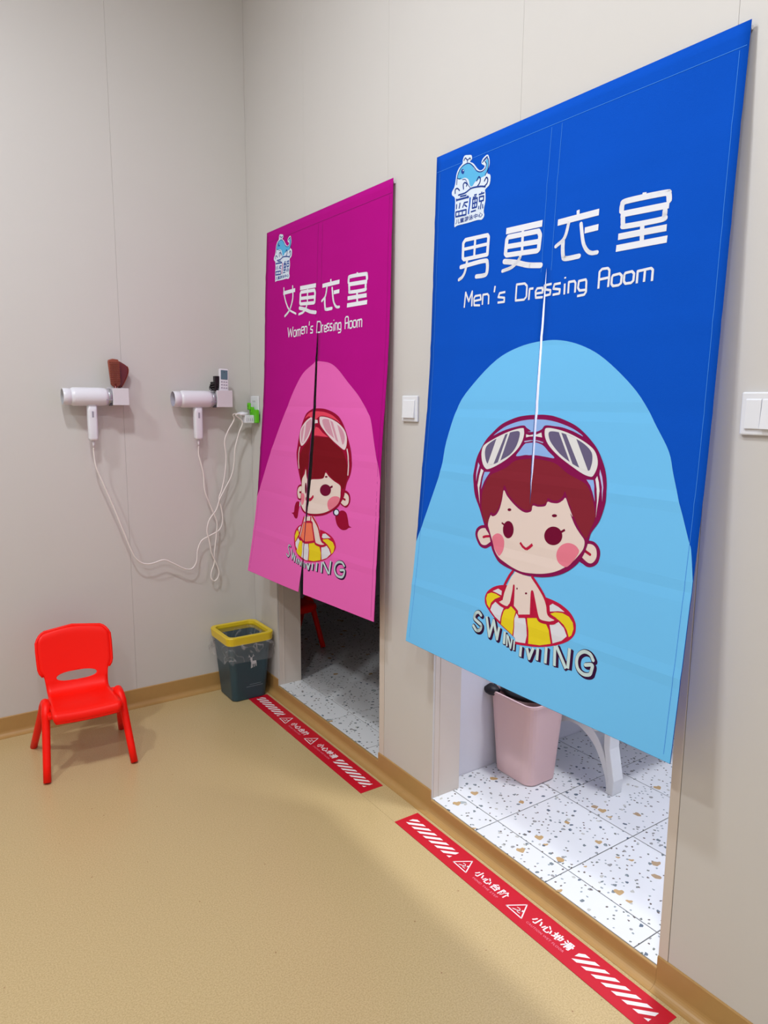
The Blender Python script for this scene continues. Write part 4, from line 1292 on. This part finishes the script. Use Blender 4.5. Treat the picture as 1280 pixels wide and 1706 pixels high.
dry1, tail1 = build_dryer(-.8560, -.6800, 1.4200, 'white hair dryer on the wall whose bracket also holds two brown brushes', False)
hold1 = build_holder(-.6640, -.5980, 1.3850, 1.4560, 'white wall bracket holding the dryer with brown brushes on top')
dry2, tail2 = build_dryer(-.4000, -.2240, 1.4130, 'white hair dryer on the wall whose bracket also holds the remote control', True)
hold2 = build_holder(-.2070, -.1330, 1.3770, 1.4530, 'white wall bracket holding the dryer and the white remote control')


def build_brushes():
    # square paddle brush, bristles towards the room
    r = thing('hair_brush', 'brown paddle brush with rows of bristles standing in the dryer holder', 'brush', (-.640, -.060, 1.3890), 0, 'brushes in the dryer holder')
    obj('handle', tube_bm([(.002, 0, 0), (.000, 0, .05), (-.004, 0, .085)], [.006, .007, .008], 10), 'brush_dark', r, smooth=True)
    prof = [(-.015, .074), (-.022, .084), (-.030, .176), (-.028, .185), (-.010, .190), (.012, .187), (.017, .174), (.018, .084), (.010, .074)]
    obj('paddle', prism(prof, 'y', -.006, .006), 'brush_brown', r, bevel=.003)
    bm = bmesh.new()
    for i in range(11):
        for j in range(6):
            x, z = -.0225 + j * .0072, .090 + i * .0086
            add_box(bm, x - .0011, x + .0011, -.017, -.006, z - .0011, z + .0011)
    bo = obj('bristles', bm, 'brush_brown', r)
    bo['kind'] = 'stuff'
    # leaf shaped brush behind
    r2 = thing('hair_brush', 'glossy dark red-brown oval brush leaning behind the paddle brush', 'brush', (-.624, -.036, 1.3890), 0, 'brushes in the dryer holder')
    obj('handle', tube_bm([(.0, 0, 0), (.001, 0, .05), (.004, 0, .082)], [.005, .006, .007], 10), 'brush_dark', r2, smooth=True)
    prof = [(p.x, p.y) for p in catmull([(.006, .070), (-.010, .105), (-.014, .150), (.000, .181), (.024, .172), (.040, .158), (.042, .136), (.028, .100)], True, 5)]
    obj('head', prism(prof, 'y', -.006, .006), 'brush_dark', r2, bevel=.004, smooth=False)
    obj('edge_band', tube_bm([(p[0], -.0062, p[1]) for p in prof[24:40]], .0016, 6), 'brush_brown', r2, smooth=True)


build_brushes()


def build_remote():
    r = thing('remote_control', 'white air conditioner remote with grey screen standing in the dryer holder', 'remote', (-.1730, -.0860, 1.4030), 0)
    r.rotation_euler = (math.radians(-4), math.radians(3), 0)
    obj('case', prism(rrect(0, .074, .0215, .074, .006, 4), 'y', -.0085, .0085), 'white_plastic', r, bevel=.003)
    obj('screen', prism(rrect(0, .120, .0160, .0210, .002, 3), 'y', -.0098, -.0084), 'screen_teal', r)
    obj('screen_mark', prism([(-.003, .130), (.003, .130), (0, .135)], 'y', -.0101, -.0097), 'dark_grey', r)
    for j in range(3):
        for i in range(3):
            obj('button', prism(rrect(-.0112 + i * .0112, .088 - j * .0135, .0036, .0026, .0014, 3), 'y', -.0098, -.0084), 'button_grey', r)


build_remote()


def build_adapter():
    r = thing('power_adapter', 'small black plug adapter with its cord bundled, beside the white remote', 'adapter', (-.1990, -.0750, 1.4535), 0)
    obj('case', box(-.0120, .0085, -.012, .014, .028, .064), 'black_plastic', r, bevel=.002)
    # bundle of black cord: stacked loops
    for k, (dz, rx) in enumerate(((.004, .012), (.010, .017), (.017, .020), (.024, .019), (.030, .016))):
        loop = [(-.010 + rx * math.cos(2 * math.pi * i / 16), .010 * math.sin(2 * math.pi * i / 16), dz + .004 * math.sin(2 * math.pi * i / 16 + k)) for i in range(17)]
        obj('cord_loop', tube_bm(loop, .0044, 8, False), 'black_plastic', r, smooth=True)
    obj('cord_tie', box(-.016, -.005, -.016, .016, -.002, .032), 'black_plastic', r, bevel=.003)
    obj('cord_end', tube_bm(catmull([(-.026, -.002, .022), (-.034, -.003, .018), (-.036, -.003, .006), (-.028, -.002, -.002), (-.018, 0, .001)], False, 5), .0016, 6), 'black_plastic', r, smooth=True)


build_adapter()


# ------------------------------------------------------------------ outlet, adapter cube and cords
def build_outlet():
    r = thing('wall_outlet', 'white wall socket plate in the corner, behind the green adapter', 'socket', (0, -.057, 1.386), 0)
    obj('plate', box(-.008, -.0003, -.043, .043, -.043, .043), 'switch_white', r, bevel=.003)
    for (y, z) in ((.012, .018), (-.006, .018)):
        obj('slot', box(-.0086, -.0079, y - .0012, y + .0012, z - .004, z + .004), 'dark_grey', r)
    g = thing('plug_adapter', 'green and white multi-way plug adapter pushed into the corner socket', 'adapter', (0, -.057, 1.386), 0)
    obj('green_case', box(-.026, -.0085, -.056, .018, -.083, -.020), 'green_plastic', g, bevel=.004)
    clip = obj('green_clip', box(-.040, -.0285, -.012, .016, -.022, .012), 'green_plastic', g, bevel=.005)
    obj('clip_hole', prism(rrect(.002, -.004, .0028, .0028, .0027, 4), 'x', -.0408, -.0398), 'black_plastic', clip)
    obj('clip_neck', box(-.0300, -.014, -.014, .012, -.036, -.008), 'green_plastic', g, bevel=.003)
    cube = obj('white_case', box(-.070, -.0255, -.036, .010, -.083, -.046), 'switch_white', g, bevel=.003)
    for k in range(5):
        obj('slot', box(-.064 + k * .009, -.062 + k * .009, -.0367, -.0358, -.074, -.060), 'button_grey', cube)


build_outlet()


def build_cord(root, start, course, plug_at):
    pts = [start, (start[0], start[1] + .004, start[2] - .02)] + course
    pts.append((plug_at[0] - .030, plug_at[1] - .002, plug_at[2] - .003))
    pts.append(plug_at)
    cable = obj('cord', tube_bm(catmull(pts, False, 6), .0033, 8), 'cord_white', root, smooth=True)
    obj('plug', tube_bm([(plug_at[0] - .008, plug_at[1], plug_at[2]), (plug_at[0] + .010, plug_at[1], plug_at[2] + .001), (plug_at[0] + .030, plug_at[1], plug_at[2] + .001)], [.0045, .008, .0095], 10), 'white_plastic', cable, smooth=True)


build_cord(dry1, tail1, [(-0.7378, -0.055, 1.1256), (-0.7187, -0.0539, 1.0712), (-0.6927, -0.0528, 1.0001), (-0.6696, -0.0517, 0.936), (-0.6498, -0.0506, 0.8751), (-0.6316, -0.0494, 0.8216), (-0.6139, -0.0483, 0.7675), (-0.5913, -0.0472, 0.7138), (-0.561, -0.0461, 0.6838), (-0.5213, -0.045, 0.6763), (-0.464, -0.0439, 0.6865), (-0.4234, -0.0428, 0.6663), (-0.3658, -0.0417, 0.6318), (-0.3315, -0.0406, 0.6289), (-0.3088, -0.04, 0.6602), (-0.3027, -0.04, 0.7107), (-0.2822, -0.04, 0.7554), (-0.2398, -0.04, 0.7767), (-0.1951, -0.04, 0.798), (-0.1766, -0.0411, 0.8352), (-0.1797, -0.0422, 0.8956), (-0.1919, -0.0433, 0.9478), (-0.1778, -0.0444, 0.9894), (-0.1617, -0.0467, 1.0564), (-0.1535, -0.05, 1.1404), (-0.1597, -0.0533, 1.2159), (-0.1438, -0.0567, 1.2655), (-0.1129, -0.06, 1.319)], (-.092, -.068, 1.3470))
build_cord(dry2, tail2, [(-0.2861, -0.055, 1.1541), (-0.2676, -0.0527, 1.0749), (-0.2626, -0.0504, 0.9955), (-0.2421, -0.0481, 0.9351), (-0.217, -0.0458, 0.8736), (-0.2048, -0.0427, 0.8337), (-0.209, -0.0392, 0.7691), (-0.2189, -0.0358, 0.6918), (-0.2201, -0.0323, 0.6392), (-0.2348, -0.0304, 0.5971), (-0.2362, -0.0315, 0.5669), (-0.222, -0.0327, 0.5521), (-0.2041, -0.0338, 0.5675), (-0.1992, -0.035, 0.5978), (-0.2122, -0.0373, 0.6392), (-0.2353, -0.0396, 0.6944), (-0.2456, -0.0419, 0.7561), (-0.2555, -0.0442, 0.8002), (-0.244, -0.0458, 0.8504), (-0.208, -0.0469, 0.8985), (-0.1893, -0.0481, 0.9482), (-0.1665, -0.0492, 0.9892), (-0.13, -0.0515, 1.0551), (-0.1168, -0.0562, 1.1141), (-0.1125, -0.0608, 1.1815), (-0.0928, -0.0654, 1.2566), (-0.0756, -0.07, 1.3065)], (-.084, -.082, 1.3440))


# ------------------------------------------------------------------ light switches
def build_switch(yc, zc, rockers, label):
    r = thing('light_switch', label, 'switch', (0, yc, zc), 0)
    obj('plate', box(-.009, -.0004, -.043, .043, -.043, .043), 'switch_white', r, bevel=.003)
    w = .066 / rockers
    for k in range(rockers):
        a = .033 - k * w
        tilt = .0030 if (rockers == 1 or k == 1) else .0008
        # rocker: bottom edge kicked out
        rk = obj('rocker', prism([(-.0090, -.030), (-.0090 - .003 - tilt * 1.6, -.030), (-.0112, .027), (-.0090, .030)], 'y', a - w + .0008, a - .0008), 'switch_white', r, bevel=.0008)
    return r


build_switch(-1.3065, 1.3850, 1, 'white single rocker light switch on the wall between the two curtains')
build_switch(-2.4900, 1.3895, 2, 'white double rocker light switch beside the blue curtain')


# ------------------------------------------------------------------ inside the men's room
def build_pink_bin():
    r = thing('waste_bin', "tall pale pink bin on the tiles behind the blue curtain", 'bin', (.400, -1.500, ZT), 0)
    def ring(hx, hy, rr, z):
        return [(p[0], p[1], z) for p in rrect(0, 0, hx, hy, rr, 5)]
    h = .300
    obj('body', loft([ring(.068, .088, .034, 0), ring(.073, .094, .036, .005), ring(.092, .112, .038, h), ring(.096, .116, .040, h + .003), ring(.096, .116, .040, h + .012), ring(.089, .109, .036, h + .012), ring(.070, .090, .034, .01)]), 'pink_plastic', r, smooth=False, bevel=0)
    # black liner puffing over one side of the rim
    rnd = random.Random(11)
    bm = bmesh.new()
    bmesh.ops.create_icosphere(bm, subdivisions=3, radius=1.0)
    for v in bm.verts:
        k = 1 + .16 * (rnd.random() - .5)
        v.co = Vector((v.co.x * .078 * k, v.co.y * .095 * k + .015, v.co.z * .022 * k + h + .012))
    obj('liner', bm, 'black_plastic', r, smooth=True)
    bm = bmesh.new()
    bmesh.ops.create_icosphere(bm, subdivisions=2, radius=1.0)
    for v in bm.verts:
        k = 1 + .2 * (rnd.random() - .5)
        v.co = Vector((v.co.x * .030 * k - .085, v.co.y * .030 * k + .098, v.co.z * .020 * k + h + .010))
    obj('liner_knot', bm, 'black_plastic', r, smooth=True)


def build_bench():
    r = thing('bench', "white plastic bench with arched leg frames behind the blue curtain", 'bench', (.560, -1.600, ZT), 0)
    hgt = .42
    obj('seat', box(-.05, .86, -.20, .19, hgt - .025, hgt), 'bench_white', r, bevel=.012, seg=3)
    obj('skirt', box(-.03, .84, -.185, -.170, hgt - .085, hgt - .024), 'bench_white', r, bevel=.004)
    for x in (0.0, .76):
        # two splayed posts, an arched brace between them and an open window above the brace
        for sy in (-1, 1):
            post = [(sy * .188, 0.0), (sy * .192, .055), (sy * .168, .165), (sy * .166, hgt - .024), (sy * .138, hgt - .024), (sy * .142, .165), (sy * .166, .055), (sy * .158, 0.0)]
            obj('leg', prism(post, 'x', x - .026, x + .026), 'bench_white', r, bevel=.003)
        lo = [(p.x, p.y) for p in catmull([(.158, 0.0), (.146, .060), (.100, .145), (.040, .188), (0.0, .196), (-.040, .188), (-.100, .145), (-.146, .060), (-.158, 0.0)], False, 4)]
        up = [(p.x, p.y) for p in catmull([(-.170, .060), (-.125, .165), (-.060, .222), (0.0, .234), (.060, .222), (.125, .165), (.170, .060)], False, 4)]
        obj('arched_brace', prism(lo + up, 'x', x - .020, x + .020), 'bench_white', r, bevel=.003)
        for sy in (-1, 1):
            hook = [(p.x, p.y) for p in catmull([(sy * .150, .30), (sy * .135, .245), (sy * .105, .205), (sy * .070, .205), (sy * .100, .235), (sy * .118, .262), (sy * .128, .30)], False, 4)]
            obj('corner_brace', prism(hook, 'x', x - .016, x + .016), 'bench_white', r, bevel=.002)
    return r


build_pink_bin()
build_bench()


# ------------------------------------------------------------------ ceiling lamps
def build_lamp(x, y, z, label, rad=.125, group='round ceiling lamps of the changing area'):
    r = thing('ceiling_lamp', label, 'lamp', (x, y, z), 0, group)
    n = 32
    def ring(rr, dz):
        return [(rr * math.cos(2 * math.pi * k / n), rr * math.sin(2 * math.pi * k / n), dz) for k in range(n)]
    obj('housing', loft([ring(rad + .015, -.0005), ring(rad + .015, -.012), ring(rad, -.022), ring(rad - .006, -.010)], True, False), 'lamp_body', r)
    obj('diffuser', loft([ring(rad - .006, -.012), ring(rad * .5, -.0135)], False, True), 'lamp_glow', r)


for ((_x, _y), _p), _l in zip(LAMPS, ('round white ceiling lamp above the space before the women\'s doorway', 'round white ceiling lamp above the far side of the red chair', 'round white ceiling lamp above the space before the men\'s doorway', 'round white ceiling lamp farthest from both doorways')):
    build_lamp(_x, _y, CEIL, _l)
build_lamp(MENS_LAMP[0][0], MENS_LAMP[0][1], MENS_LAMP[2], "round white ceiling lamp inside the men's dressing room", group=None)
